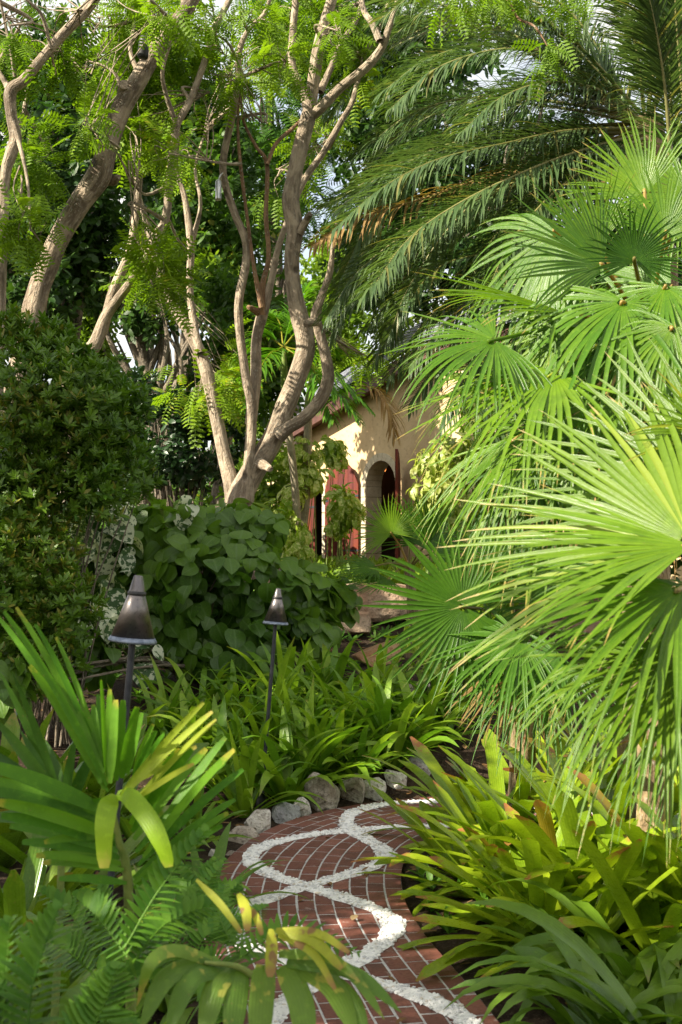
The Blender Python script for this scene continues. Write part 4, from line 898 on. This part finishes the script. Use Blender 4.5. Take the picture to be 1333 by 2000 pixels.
fanpalm('low dark green fan palm with a round open leaf above the slope', B(1010, 6.9), c3, [
    ((905, 1186, 6.4), (700, 1165, 6.35), (-.12, -1, .25), dict(span=320, droop=.1, nseg=44, split=.42)),
    ((985, 1120, 6.8), (1000, 960, 6.8), (-.1, -1, .2), dict(span=200, droop=.15, nseg=36)),
    ((1020, 1250, 6.3), (850, 1330, 6.1), (-.3, -.7, .6), dict(span=190, droop=.4, nseg=34)),
    ((1080, 1180, 6.6), (960, 1050, 6.5), (-.2, -.9, .4), dict(span=210, droop=.25, nseg=34)),
    ((1100, 1290, 6.2), (1000, 1400, 6.0), (-.2, -.8, .5), dict(span=210, droop=.4, nseg=34)),
    ((960, 1260, 6.5), (840, 1220, 6.4), (-.2, -.9, .4), dict(span=220, droop=.3, nseg=34)),
    ((1150, 1100, 6.6), (1080, 980, 6.6), (-.2, -.9, .3), dict(span=210, droop=.25, nseg=34)),
    ((1000, 1290, 6.6), (960, 1440, 6.5), (-.2, -.9, .2), dict(span=90, droop=.3, nseg=18, mat='dry')),
    ((1040, 1290, 6.6), (1050, 1450, 6.5), (.2, -.9, .2), dict(span=80, droop=.3, nseg=18, mat='dry')),
    ((1060, 1300, 6.4), (930, 1430, 6.2), (-.3, -.8, .4), dict(span=170, droop=.5, nseg=32)),
    ], 'darkfan')
c4 = P(800, 1110, 11.5)
fanpalm('small spiky fan palm in front of the arched doorway', B(800, 11.5), c4, [
    ((765, 1042, 11.2), (738, 965, 11.2), (-.3, -.9, .4), dict(span=230, droop=.1, nseg=32, mat='fan')),
    ((838, 1060, 11.3), (775, 958, 11.3), (-.5, -.8, .1), dict(span=130, droop=.1, nseg=24)),
    ((845, 1080, 11.3), (900, 990, 11.4), (.1, -.9, .3), dict(span=180, droop=.1, nseg=28)),
    ((735, 1105, 11.2), (640, 1125, 11.1), (-.1, -.4, .9), dict(span=160, droop=.1, nseg=28)),
    ((760, 1130, 11.1), (650, 1150, 10.9), (-.1, -.3, 1), dict(span=160, droop=.1, nseg=28)),
    ((800, 1060, 11.5), (820, 960, 11.5), (0, -1, .1), dict(span=150, droop=.1, nseg=26)),
    ], 'darkfan', .05)

# ------------------------------------------------------------------ strap-leaved clumps
def clump_mesh(n, L, W, elev, droop, pf, fold, nseg=9, spread=.05, tw=.4):
    mb = MB(); az = R.random(n) * 6.283; el = np.radians(R.uniform(*elev, n)); l = L * R.uniform(.7, 1.15, n)
    d = np.stack([np.cos(az) * np.cos(el), np.sin(az) * np.cos(el), np.sin(el)], 1)
    p = np.stack([np.cos(az), np.sin(az), 0 * az], 1) * spread * R.random(n)[:, None]
    straps(mb, p, d, l, W * R.uniform(.75, 1.15, n), R.uniform(*droop, n), nseg, pf, fold, R.random(n), None, R.normal(size=n) * tw)
    return mb
def clumps(name, cat, group, protos, spots, mat):
    out = []
    for k, (pos, rz, sc, label) in enumerate(spots):
        i = k % len(protos)
        if protos[i][1] is None:
            t = thing(name, label, cat, (0, 0, 0), group); protos[i][0].build('leaves', M[mat], t, True); protos[i][1] = t
        else:
            t = copy_tree(protos[i][1]); t['label'] = label
        t.location = [float(v) for v in pos]; t.rotation_euler = (0, 0, rz); t.scale = (sc, sc, sc); out.append(t)
LL = [
 (478, 8.0, 'lily clump at the left bed corner beside the far torch foot'), (560, 8.35, 'lily clump directly behind the smooth two-toned edging rock'),
 (655, 8.7, 'lily clump drooping its leaves over the largest edging rock'), (745, 8.95, 'lily clump above the cream split edging rock'),
 (820, 9.05, 'lily clump just left of the bromeliads at the bed edge'), (430, 8.5, 'lily clump behind the yellow tipped palm leaves'),
 (520, 8.9, 'lily clump growing right behind the far torch pole'), (610, 9.2, 'tall lily clump in the bed centre, right of the far torch'),
 (700, 9.35, 'pale edged lily clump near the middle of the bed'), (790, 9.5, 'lily clump with long leaves reaching up towards the sandstone block'),
 (370, 8.9, 'shaded lily clump right of the near torch pole'), (460, 9.4, 'lily clump in shade under the lowest heart leaves'),
 (560, 9.7, 'lily clump against the foot of the heart-leaved mound'), (650, 9.9, 'lily clump below the bare soil and orange stone'),
 (740, 10.0, 'small lily clump at the top of the bed beside the flat stones'), (310, 9.2, 'lily clump behind the near torch pole'),
 (390, 9.8, 'dark lily clump tucked below the heart-leaved shrub'), (870, 9.4, 'lily clump between the flat stones and the fan palm tips'),
 (600, 8.55, 'young lily clump filling the bed front between two edging rocks'), (700, 8.62, 'dense lily clump above the brown cracked rock'),
 (240, 9.0, 'lily clump under the white splashed leaves at the left'),
 (500, 8.45, 'low lily clump between the far torch foot and the two-toned rock'), (610, 8.75, 'bright lily clump just behind the narrow weedy rock'), (770, 8.75, 'lily clump over the whitish rock by the bromeliad tips'),
 (340, 9.6, 'shaded lily clump beneath the left flank of the heart-leaved mound'), (480, 8.7, 'lily clump left of the far torch pole'), (570, 9.05, 'lily clump with upright blades just right of the far torch pole'),
 (660, 9.25, 'spreading lily clump in the middle of the bed'), (740, 9.25, 'lily clump with a pale bent leaf at the bed centre right'), (840, 9.6, 'lily clump below the grey stepping stone'),
 (520, 9.35, 'lily clump directly below the drooping heart leaves behind the pole'), (420, 9.1, 'lily clump half shaded between the two torches'), (610, 10.0, 'lily clump at the right foot of the heart-leaved mound')]
clumps('lily_clump', 'lily', 'strap-leaved lilies in the bed', [[clump_mesh(24, .68, .062, (30, 80), (.8, 2.1), STRAP, .22), None] for _ in range(6)],
       [(B(a, d, -.02), R.random() * 6.28, R.uniform(.88, 1.12), l) for a, d, l in LL], 'lily')
clumps('crinum_clump', 'lily', 'broad arching lilies at the lower right', [[clump_mesh(19, .80, .076, (24, 58), (1.2, 2.6), STRAP, .25), None] for _ in range(4)], [
    (B(1150, 4.25), .4, .78, 'dark arching lily beside the path at the bottom right'), (B(1220, 4.15), 2.2, .9, 'dark arching lily in the bottom right corner, below the orange bromeliad leaf'),
    (B(1330, 4.0), 4.0, .95, 'dark arching lily at the lower right edge of the garden'), (B(1170, 4.8), 1.2, .72, 'dark lily under the low bromeliad leaves'), (B(1260, 4.7), 5.2, .95, 'dark lily between the bromeliads and the right edge')], 'crinum')
BR = [
 (900, 6.25, 0.1, .92, 'yellow-green bromeliad nearest the path bend'), (985, 6.7, 1.3, .95, 'yellow bromeliad with an upright bright leaf at the back of the group'),
 (1020, 5.75, 2.1, 1.0, 'olive bromeliad with red tipped leaves hanging over the path'), (1110, 6.2, .8, 1.05, 'large lime bromeliad in the middle of the group'),
 (1200, 5.6, 2.7, 1.05, 'sunlit bromeliad with a long pale crossing leaf'), (1290, 6.0, 4.4, 1.1, 'bright bromeliad at the right edge under the fan palm'),
 (1000, 5.2, 5.5, .85, 'low olive bromeliad touching the brick edge'), (1150, 5.1, 3.3, .95, 'bromeliad with a red brown leaf above the dark lilies'),
 (1320, 5.2, 1.9, 1.0, 'bromeliad with a broad orange leaf at the right edge'), (880, 5.75, 3.9, .72, 'small bromeliad drooping onto the path edging'),
 (920, 5.35, 3.0, .8, 'bromeliad with drooping lime leaves in the front row near the bricks'),
 (815, 6.45, 1.0, .72, 'small bromeliad with leaves hanging over the inner path curve'), (800, 6.0, 2.6, .66, 'smallest bromeliad, bending over the dark path edge'), (850, 7.1, 5.0, .7, 'small lime bromeliad at the far end of the visible path'),
 (1080, 7.0, .4, 1.1, 'bromeliad at the back beneath the silver fan leaves'), (1190, 6.9, 3.0, 1.15, 'bromeliad in front of the silver palm tips with upright lime leaves'), (1320, 6.9, 5.1, 1.2, 'bright bromeliad farthest back at the right edge'),
 (1080, 5.5, 4.9, .95, 'bromeliad with crossing olive leaves in the front row'), (930, 6.9, 2.4, .85, 'pale bromeliad at the top of the path bend'), (960, 5.9, 4.5, .9, 'bromeliad with long leaves lying over the path edge')]
clumps('bromeliad', 'bromeliad', 'bromeliads beside the path', [[clump_mesh(19, 1.0, .106, (8, 62), (.15, 1.0), BLUNT, .26, 10, .05, .25), None] for _ in range(5)],
       [(B(a + (68 if d > 6.0 else 135) + (20 if a < 920 else 0), d, -.02), rz, s * .92, l) for a, d, rz, s, l in BR], 'bromel')
clumps('bromeliad', 'bromeliad', 'bromeliads beside the path', [[clump_mesh(22, .62, .085, (25, 80), (.1, .7), BLUNT, .42, 10, .05, .25), None] for _ in range(2)], [
    (B(30, 5.0), .5, 1.1, 'yellow edged bromeliad at the left edge behind the foreground palm'), (B(150, 5.6), 2.5, 1.0, 'olive bromeliad behind the near torch'),
    (B(40, 4.0), 1.5, .9, 'shaded olive bromeliad low at the left edge'), (B(0, 6.4), 4.0, 1.2, 'bromeliad at the left edge under the laurel-like shrub'), (B(110, 6.8), 3.3, 1.15, 'bromeliad between the laurel-like shrub and the near torch'), (B(200, 7.2), 5.3, 1.1, 'shaded bromeliad under the variegated leaves')], 'bromeldark')

# ------------------------------------------------------------------ foreground left
def ribbon(mb, pl, d, w, facing=(-.15, -1, .3), n=12, pf=STRAP, fold=.18):
    if np.isscalar(d): d = [d] * len(pl)
    p = cr([P(x, y, q) for (x, y), q in zip(pl, d)], n + 1); t = nrm(np.gradient(p, axis=0)); sd = nrm(np.cross(t, np.asarray(facing, float))); nn_ = np.cross(sd, t)
    hw = (w * d[0] / F / 2 * prof(pf, n))[:, None]; V = np.stack([p - sd * hw - nn_ * hw * fold, p, p + sd * hw - nn_ * hw * fold], 1)
    A = np.zeros_like(V); A[:, :, 0] = R.random(); A[:, :, 1] = (np.arange(n + 1) / n)[:, None]; A[:, :, 2] = [0, .5, 1]
    i = (np.arange(n) * 3)[:, None] + np.arange(2)[None]; mb.add(V, np.stack([i, i + 1, i + 4, i + 3], -1), None, A)
def leaflets(mb, rows, d, pf=CUT, n=9, droop=.35, fold=.3, dj=.12, dup=False):
    if dup:
        nr = []
        for u, v in zip(rows[:-1], rows[1:]):
            nr.append(u)
            if abs(u[1][0] - v[1][0]) + abs(u[1][1] - v[1][1]) < 190: nr.append((tuple((np.array(u[0]) + v[0]) / 2), tuple((np.array(u[1]) + v[1]) / 2 + [random.uniform(-8, 8), random.uniform(-8, 8)]), (u[2] + v[2]) / 2))
        rows = [(a_, b_, w_ * .62) for a_, b_, w_ in nr + [rows[-1]]]
    for (x0, y0), (x1, y1), w in [r[:3] for r in rows]:
        a = P(x0, y0, d + random.uniform(-.03, .03)); b = P(x1, y1, d + random.uniform(-dj, dj)); v = b - a; L = np.linalg.norm(v)
        dr = droop; d0 = nrm(v / L + Z * dr * .42)
        fc = np.array([random.uniform(-.6, .6), -1, random.uniform(.1, .8)]); sd = np.cross(v / L, fc)
        straps(mb, [a], [d0], L * 1.04, w * d / F, dr, n, pf, fold, R.random(1), [sd])
pp = thing('pleated_palm', 'young palm with broad pleated leaves in the left foreground', 'palm', B(250, 3.15))
mb = MB(); tube(mb, [B(260, 3.15), P(252, 1760, 3.13), P(232, 1640, 3.1), P(214, 1552, 3.08)], [.014, .012, .009, .005], 20, 8, 0); mb.build('stalk', M['twig'], pp)
mb = MB(); leaflets(mb, [((212, 1546), (-4, 1212), 24), ((207, 1522), (36, 1200), 22), ((200, 1480), (112, 1254), 18), ((206, 1540), (62, 1310), 34), ((196, 1530), (183, 1382), 28), ((206, 1505), (198, 1335), 15),
    ((216, 1530), (227, 1373), 34), ((238, 1520), (267, 1386), 34), ((262, 1505), (299, 1418), 18), ((250, 1560), (320, 1440), 24)], 3.1, dup=True); mb.build('upper_leaflets', M['areca'], pp)
mb = MB(); leaflets(mb, [((290, 1660), (438, 1450), 34), ((270, 1690), (470, 1512), 30), ((262, 1640), (400, 1470), 34), ((255, 1610), (350, 1470), 34), ((262, 1715), (455, 1570), 30), ((262, 1735), (430, 1620), 26),
    ((215, 1590), (-30, 1500), 52), ((222, 1620), (-20, 1550), 44), ((228, 1650), (10, 1600), 40), ((234, 1675), (50, 1650), 36), ((242, 1700), (90, 1690), 32), ((206, 1560), (98, 1602), 24), ((248, 1725), (120, 1720), 28)], 3.12, droop=.25, dup=True); mb.build('lower_leaflets', M['areca'], pp)
mb = MB(); leaflets(mb, [((235, 1553), (393, 1380), 14), ((240, 1556), (410, 1398), 15), ((262, 1530), (380, 1462), 14), ((260, 1570), (418, 1414), 14), ((268, 1560), (376, 1496), 12)], 3.05, droop=.15); mb.build('yellow_leaflets', M['ygreen'], pp)
mb = MB(); ribbon(mb, [(226, 1552), (212, 1572), (204, 1620), (204, 1696)], [3.08, 3.0, 2.97, 2.97], 38, (.1, -1, .25), 12, CUT, .1)
ribbon(mb, [(228, 1552), (252, 1556), (290, 1600), (316, 1650), (330, 1694)], [3.08, 3.0, 2.93, 2.9, 2.9], 38, (-.5, -1, .5), 14, CUT, .1); mb.build('bent_leaflets', M['yellow'], pp)
p2 = thing('pleated_palm', 'darker palm leaf with narrow leaflets at the very left edge', 'palm', B(90, 3.6))
mb = MB(); tube(mb, [B(100, 3.6), P(120, 1700, 3.6), P(118, 1560, 3.6)], [.012, .01, .006], 12, 8, 0); mb.build('stalk', M['twig'], p2)
mb = MB(); leaflets(mb, [((118, 1560), (0, 1318), 22), ((118, 1556), (24, 1318), 16), ((115, 1565), (-20, 1400), 24), ((112, 1575), (-40, 1460), 28), ((125, 1570), (90, 1450), 26), ((128, 1575), (150, 1440), 26), ((116, 1580), (-30, 1560), 30), ((118, 1600), (-40, 1610), 30), ((130, 1590), (190, 1460), 24), ((120, 1590), (40, 1430), 22)], 3.6, LANCE, 9, .3); mb.build('leaflets', M['arecadark'], p2)
p3 = thing('variegated_palm', 'low palm with yellow blotched drooping leaflets at the bottom centre', 'palm', B(500, 2.75))
mb = MB(); tube(mb, [B(500, 2.75), P(520, 1960, 2.72), P(540, 1822, 2.7)], [.012, .01, .006], 12, 8, 0); tube(mb, [P(520, 1930, 2.72), P(470, 1890, 2.71), P(400, 1880, 2.7)], [.008, .007, .004], 10, 8, 0); mb.build('stalk', M['twig'], p3)
mb = MB()
for pl, w_ in [([(430, 1880), (330, 1905), (272, 2015)], 38), ([(440, 1885), (370, 1912), (322, 2030)], 44), ([(450, 1888), (418, 1935), (392, 2050)], 46), ([(470, 1888), (462, 1950), (450, 2060)], 46), ([(520, 1885), (512, 1960), (506, 2070)], 50),
    ([(555, 1885), (588, 1960), (600, 2070)], 50), ([(590, 1885), (655, 1932), (700, 2030)], 46), ([(560, 1878), (690, 1900), (785, 1978)], 27), ([(570, 1868), (680, 1893), (752, 1992)], 27), ([(545, 1862), (640, 1868), (704, 1918)], 22),
    ([(430, 1885), (330, 1868), (213, 1972)], 15), ([(420, 1880), (345, 1855), (295, 1880), (268, 1965)], 26), ([(600, 1890), (680, 1950), (720, 2050)], 40)]:
    ribbon(mb, pl, [2.72, 2.66] + [2.6] * (len(pl) - 2), w_, (random.uniform(-.4, .4), -1, .7), 12, STRAP, .22)
mb.build('green_leaflets', M['blotched'], p3)
mb = MB()
for pl, w_ in [([(530, 1814), (531, 1860), (528, 1908)], 24), ([(538, 1818), (610, 1835), (668, 1892)], 22), ([(540, 1815), (620, 1822), (682, 1860)], 16), ([(540, 1824), (610, 1860), (655, 1932)], 16), ([(384, 1718), (430, 1765), (472, 1822)], 14), ([(466, 1745), (480, 1775), (484, 1818)], 20), ([(480, 1768), (500, 1790), (512, 1826)], 14)]:
    ribbon(mb, pl, [2.7, 2.66, 2.62], w_, (random.uniform(-.3, .3), -1, .6), 10, CUT, .2)
mb.build('yellow_leaflets', M['brownyellow'], p3)
def fern(label, base, fr, ll=.055, lw=.018, mat='fern', n=18):
    t = thing('sword_fern', label, 'fern', base, 'sword ferns in the left foreground')
    for sp, d0, d1 in fr:
        k = len(sp); pts = [P(x, y, d0 + (d1 - d0) * i / (k - 1)) for i, (x, y) in enumerate(sp)]
        mb = MB(); frond(mb, pts, n, ll, lw * 1.15, 78, .05, .25, 3, lambda x: [.7, 1, .8, .12][int(round(x * 3))], fold=.1, rad=.003, upv=(-.1, -1, .5), start=.04, ptaper=.7, jit=.04); mb.build('frond', M[mat], t)
fern('sword fern with an upright frond crossing the path edge', B(255, 3.0), [([(245, 1850), (310, 1740), (402, 1622)], 2.95, 3.05), ([(260, 1880), (330, 1800), (440, 1760)], 2.95, 3.2), ([(250, 1870), (190, 1790), (150, 1750)], 2.95, 3.1)], .065, .020)
fern('sword fern with large blurred fronds in the bottom left corner', B(60, 2.4), [([(50, 2060), (65, 1920), (115, 1775)], 2.25, 2.3), ([(0, 2060), (10, 1940), (20, 1800)], 2.3, 2.4), ([(120, 2080), (190, 1990), (230, 1890)], 2.35, 2.5), ([(20, 2040), (-30, 1950), (-70, 1900)], 2.3, 2.4)], .075, .024)
fern('small sword fern peeping over the bricks behind the variegated palm', B(480, 3.4), [([(470, 1870), (570, 1815), (700, 1862)], 3.2, 3.3), ([(470, 1870), (480, 1800), (520, 1770)], 3.25, 3.5), ([(470, 1870), (430, 1790), (440, 1730)], 3.3, 3.6)], .05, .016)
fern('dark sword fern under the pleated palm leaves', B(180, 3.3), [([(180, 1900), (150, 1800), (80, 1740)], 3.3, 3.4), ([(180, 1900), (120, 1850), (40, 1820)], 3.2, 3.2), ([(190, 1900), (200, 1790), (190, 1720)], 3.3, 3.5), ([(190, 1900), (270, 1870), (330, 1900)], 3.2, 3.0), ([(180, 1900), (210, 1950), (280, 1990)], 3.1, 2.8)], .06, .019)
fern('dense sword fern spilling over the left edge of the bricks', B(370, 3.9), [([(372, 1900), (400, 1830), (470, 1800)], 3.85, 4.0), ([(372, 1900), (420, 1880), (480, 1900)], 3.85, 3.8), ([(370, 1900), (350, 1800), (390, 1730)], 3.9, 4.1), ([(370, 1900), (320, 1830), (250, 1830)], 3.9, 3.9), ([(372, 1905), (410, 1920), (430, 1990)], 3.8, 3.6), ([(368, 1900), (330, 1780), (300, 1740)], 3.9, 4.1)], .065, .02)
fern('pale green sword fern just above the variegated palm at the path edge', B(395, 4.3), [([(398, 1830), (420, 1770), (470, 1720)], 4.25, 4.4), ([(398, 1830), (440, 1800), (500, 1795)], 4.25, 4.2), ([(396, 1830), (370, 1760), (330, 1720)], 4.3, 4.4), ([(396, 1830), (400, 1740), (440, 1680)], 4.3, 4.6)], .06, .018)
fern('sword fern at the bed edge left of the brick path', B(395, 4.6), [([(400, 1800), (390, 1740), (420, 1680)], 4.5, 4.7), ([(400, 1800), (430, 1750), (470, 1740)], 4.5, 4.6), ([(400, 1800), (360, 1740), (350, 1690)], 4.5, 4.7), ([(400, 1800), (380, 1780), (330, 1780)], 4.5, 4.3), ([(410, 1790), (440, 1790), (450, 1840)], 4.5, 4.3)], .07, .02)
clumps('crinum_clump', 'lily', 'dark strap plants at the lower left', [[clump_mesh(22, .50, .052, (25, 75), (.8, 1.8), STRAP, .25), None] for _ in range(3)], [
    (B(330, 4.4), 1.0, 1.0, 'dark strap plant left of the brick path behind the ferns'), (B(140, 4.2), 2.0, 1.0, 'dark strap plant in the shade below the near torch'),
    (B(20, 3.6), 3.0, .9, 'dark strap plant hidden low at the left edge'), (B(300, 3.6), 4.0, .7, 'dark strap plant between two sword ferns'),
    (B(400, 5.8), .3, .9, 'strap plant at the lowest white edging rock'), (B(380, 7.0), 5.0, .9, 'strap plant at the left end of the edging rocks'), (B(290, 6.2), 2.6, 1.0, 'strap plant behind the pleated palm')], 'crinum')

# ------------------------------------------------------------------ small things in the trees
c = P(427, 372, 12.9)
lt = thing('hanging_lantern', 'slim silver tube lantern hanging from the curved centre stem', 'lantern', c)
mb = MB(); lathe(mb, c - Z * .10, Z, [(0, 0), (.026, .0), (.030, .02), (.030, .19), (.02, .205), (0, .205)], 20); mb.build('tube', M['alum'], lt)
mb = MB(); tube(mb, [c + Z * .10, c + Z * .15 + [.02, 0, 0], P(436, 338, 12.92)], [.008, .008, .006], 8, 8, 0); mb.build('bracket', M['alum'], lt)
c = P(279, 92, 11.3)
sl = thing('spotlight', 'black spotlight housing fixed to the upper leaning trunk', 'spotlight', c)
mb = MB(); lathe(mb, c - Z * .10, nrm(np.array([.12, -.1, 1])), [(0, 0), (.045, 0), (.05, .03), (.045, .17), (.03, .2), (0, .2)], 20); mb.build('housing', M['plastic'], sl)
mb = MB(); tube(mb, [c + Z * .08, c + Z * .12 + [.04, .02, 0], c + [.09, .1, .10]], [.012, .012, .012], 8, 8, 0); mb.build('bracket', M['plastic'], sl)
hb = thing('overhanging_branch', 'leafy twig dangling into the picture at the top right', 'branch', P(990, -20, 7.5))
mb = MB(); ptube(mb, [(940, -90, 12), (990, -5, 8), (1012, 35, 6), (1045, 52, 5), (1070, 90, 3)], 7.5, 7.3); mb.build('twig', M['barkred'], hb)
mb = MB(); foliage(mb, TF, [(1065, 110, 7.3, 32, 40, .1), (1085, 80, 7.3, 22, 20, .1), (935, 12, 7.4, 40, 20, .15), (870, 5, 7.4, 34, 16, .15), (1110, 12, 7.4, 40, 18, .15), (1010, -30, 7.4, 160, 30, .3)], 120, .16, ns=3, thr=-.9, droop=1.3); mb.build('leaves', M['feather'], hb)

# ------------------------------------------------------------------ ground cover and litter
mb = MB(); n = 5200
x = R.uniform(-4, 5, n); y = R.uniform(3, 14, n); k = (pdist(x, y) > .50) | (R.random(n) < .09); x, y = x[k], y[k]; z = np.maximum(G(x, y), 0.0) + .012; n = len(x)
az = R.random(n) * 6.28
straps(mb, np.stack([x, y, z], 1), np.stack([np.cos(az), np.sin(az), R.normal(size=n) * .25], 1), R.uniform(.03, .12, n), R.uniform(.012, .04, n), R.uniform(-.5, .8, n), 3, OVAL, .3)
tag(mb.build('leaf_litter', M['litter']), 'dry brown leaf litter on the soil', 'litter', kind='stuff')
mb = MB(); n = 2600; x = R.uniform(-4.2, 5, n); y = R.uniform(2.6, 20, n); k = (pdist(x, y) > .56) & (nz(np.stack([x, y, 0 * x], 1), 1.7) > -.05); x, y = x[k], y[k]
O = np.stack([x, y, G(x, y)], 1); inst(mb, TW[0], Z + R.normal(size=O.shape) * .3, R.normal(size=O.shape), O, R.uniform(.05, .13, len(O)))
tag(mb.build('ground_cover', M['fern']), 'low green weeds sprouting from the soil', 'ground cover', kind='stuff')
mb = MB(); n = 1500; px = R.uniform(560, 1000, n); d = R.uniform(13.5, 22, n); x = (px - CX) / F * d
O = np.stack([x, d, G(x, d)], 1); inst(mb, TW[1], Z + R.normal(size=O.shape) * .3, R.normal(size=O.shape), O, R.uniform(.15, .34, n))
tag(mb.build('undergrowth', M['broadyel']), 'bright green undergrowth at the foot of the house', 'undergrowth', kind='stuff')

# ------------------------------------------------------------------ trees just outside the frame that shade the left side
def shade(label, c, r, n, base):
    t = thing('shade_tree', label, 'tree', base, 'trees beside the viewpoint'); c = np.asarray(c, float)
    mb = MB(); tube(mb, [base, (np.asarray(base) * .5 + c * .5) + [.2, 0, 0], c], [.2, .16, .06], 20, 10, .05); mb.build('trunk', M['barkbg'], t)
    u = nrm(R.normal(size=(n, 3))); pt = c + u * (R.random(n)[:, None] ** .5) * r; k = nz(pt, 1.5) > .02; pt, u = pt[k], u[k]
    mb = MB(); inst(mb, TT[0], u + R.normal(size=u.shape) * .5, Z + R.normal(size=u.shape) * .5, pt, R.uniform(.25, .45, len(pt))); mb.build('crown', M['broad'], t)
shade('leafy tree out of view left of the foreground palm', (-5.6, 1.2, 4.3), [1.9, 1.9, 1.5], 1050, (-5.8, 1.0, 0))
shade('leafy tree out of view left of the heart-leaved shrub', (-6.6, 7.6, 6.0), [2.2, 2.4, 1.5], 1700, (-6.8, 7.4, .1))

shade('small leafy tree out of view left of the lily bed', (-5.0, 4.9, 3.3), [1.4, 1.35, 1.1], 1300, (-4.8, 4.3, 0))

# ------------------------------------------------------------------ light, sky, camera
w = bpy.data.worlds.new('World'); SC.world = w; w.use_nodes = True; nt = w.node_tree; bg = nt.nodes['Background']
sky = nt.nodes.new('ShaderNodeTexSky'); sky.sky_type = 'NISHITA'; sky.sun_disc = False
el = math.asin(SUN[2]); sky.sun_elevation = el; sky.sun_rotation = math.atan2(SUN[0], SUN[1]); sky.air_density = 1.0; sky.dust_density = 1.5
tc = nt.nodes.new('ShaderNodeTexCoord'); cn = nt.nodes.new('ShaderNodeTexNoise'); cn.inputs['Scale'].default_value = 2.6; cn.inputs['Detail'].default_value = 7; cn.inputs['Roughness'].default_value = .6
nt.links.new(tc.outputs['Generated'], cn.inputs['Vector'])
cr_ = nt.nodes.new('ShaderNodeMapRange'); cr_.interpolation_type = 'SMOOTHSTEP'; cr_.inputs[1].default_value = .36; cr_.inputs[2].default_value = .62; cr_.inputs[3].default_value = .35; cr_.inputs[4].default_value = .95
nt.links.new(cn.outputs[0], cr_.inputs[0])
mx_ = nt.nodes.new('ShaderNodeMix'); mx_.data_type = 'RGBA'; nt.links.new(cr_.outputs[0], mx_.inputs[0]); nt.links.new(sky.outputs[0], mx_.inputs[6]); mx_.inputs[7].default_value = (5.7, 5.4, 4.75, 1)
nt.links.new(mx_.outputs[2], bg.inputs[0]); bg.inputs[1].default_value = .095
sd = bpy.data.lights.new('sun', 'SUN'); sd.energy = 5.0; sd.angle = math.radians(.5); sd.color = (1.0, .90, .74)
so = bpy.data.objects.new('sun', sd); COL.objects.link(so); so.rotation_euler = Vector(-SUN).to_track_quat('-Z', 'Y').to_euler()
cd = bpy.data.cameras.new('camera'); co = bpy.data.objects.new('camera', cd); COL.objects.link(co); SC.camera = co
co.location = (0, 0, CH); co.rotation_euler = (math.pi / 2, 0, 0); cd.sensor_width = 36; cd.sensor_fit = 'AUTO'; cd.lens = F / 2000 * 36; cd.shift_y = (YH - 1000) / 2000
cd.clip_start = .1; cd.clip_end = 1000; cd.dof.use_dof = True; cd.dof.focus_distance = 9.5; cd.dof.aperture_fstop = 7.1
SC.view_settings.view_transform = 'Standard'; SC.view_settings.look = 'None'; SC.view_settings.exposure = 1.47; SC.view_settings.gamma = 1
SC.render.engine = 'CYCLES'; cy = SC.cycles; cy.max_bounces = 7; cy.diffuse_bounces = 3; cy.glossy_bounces = 2; cy.transmission_bounces = 4; cy.transparent_max_bounces = 4
cy.use_denoising = True; cy.caustics_reflective = False; cy.caustics_refractive = False
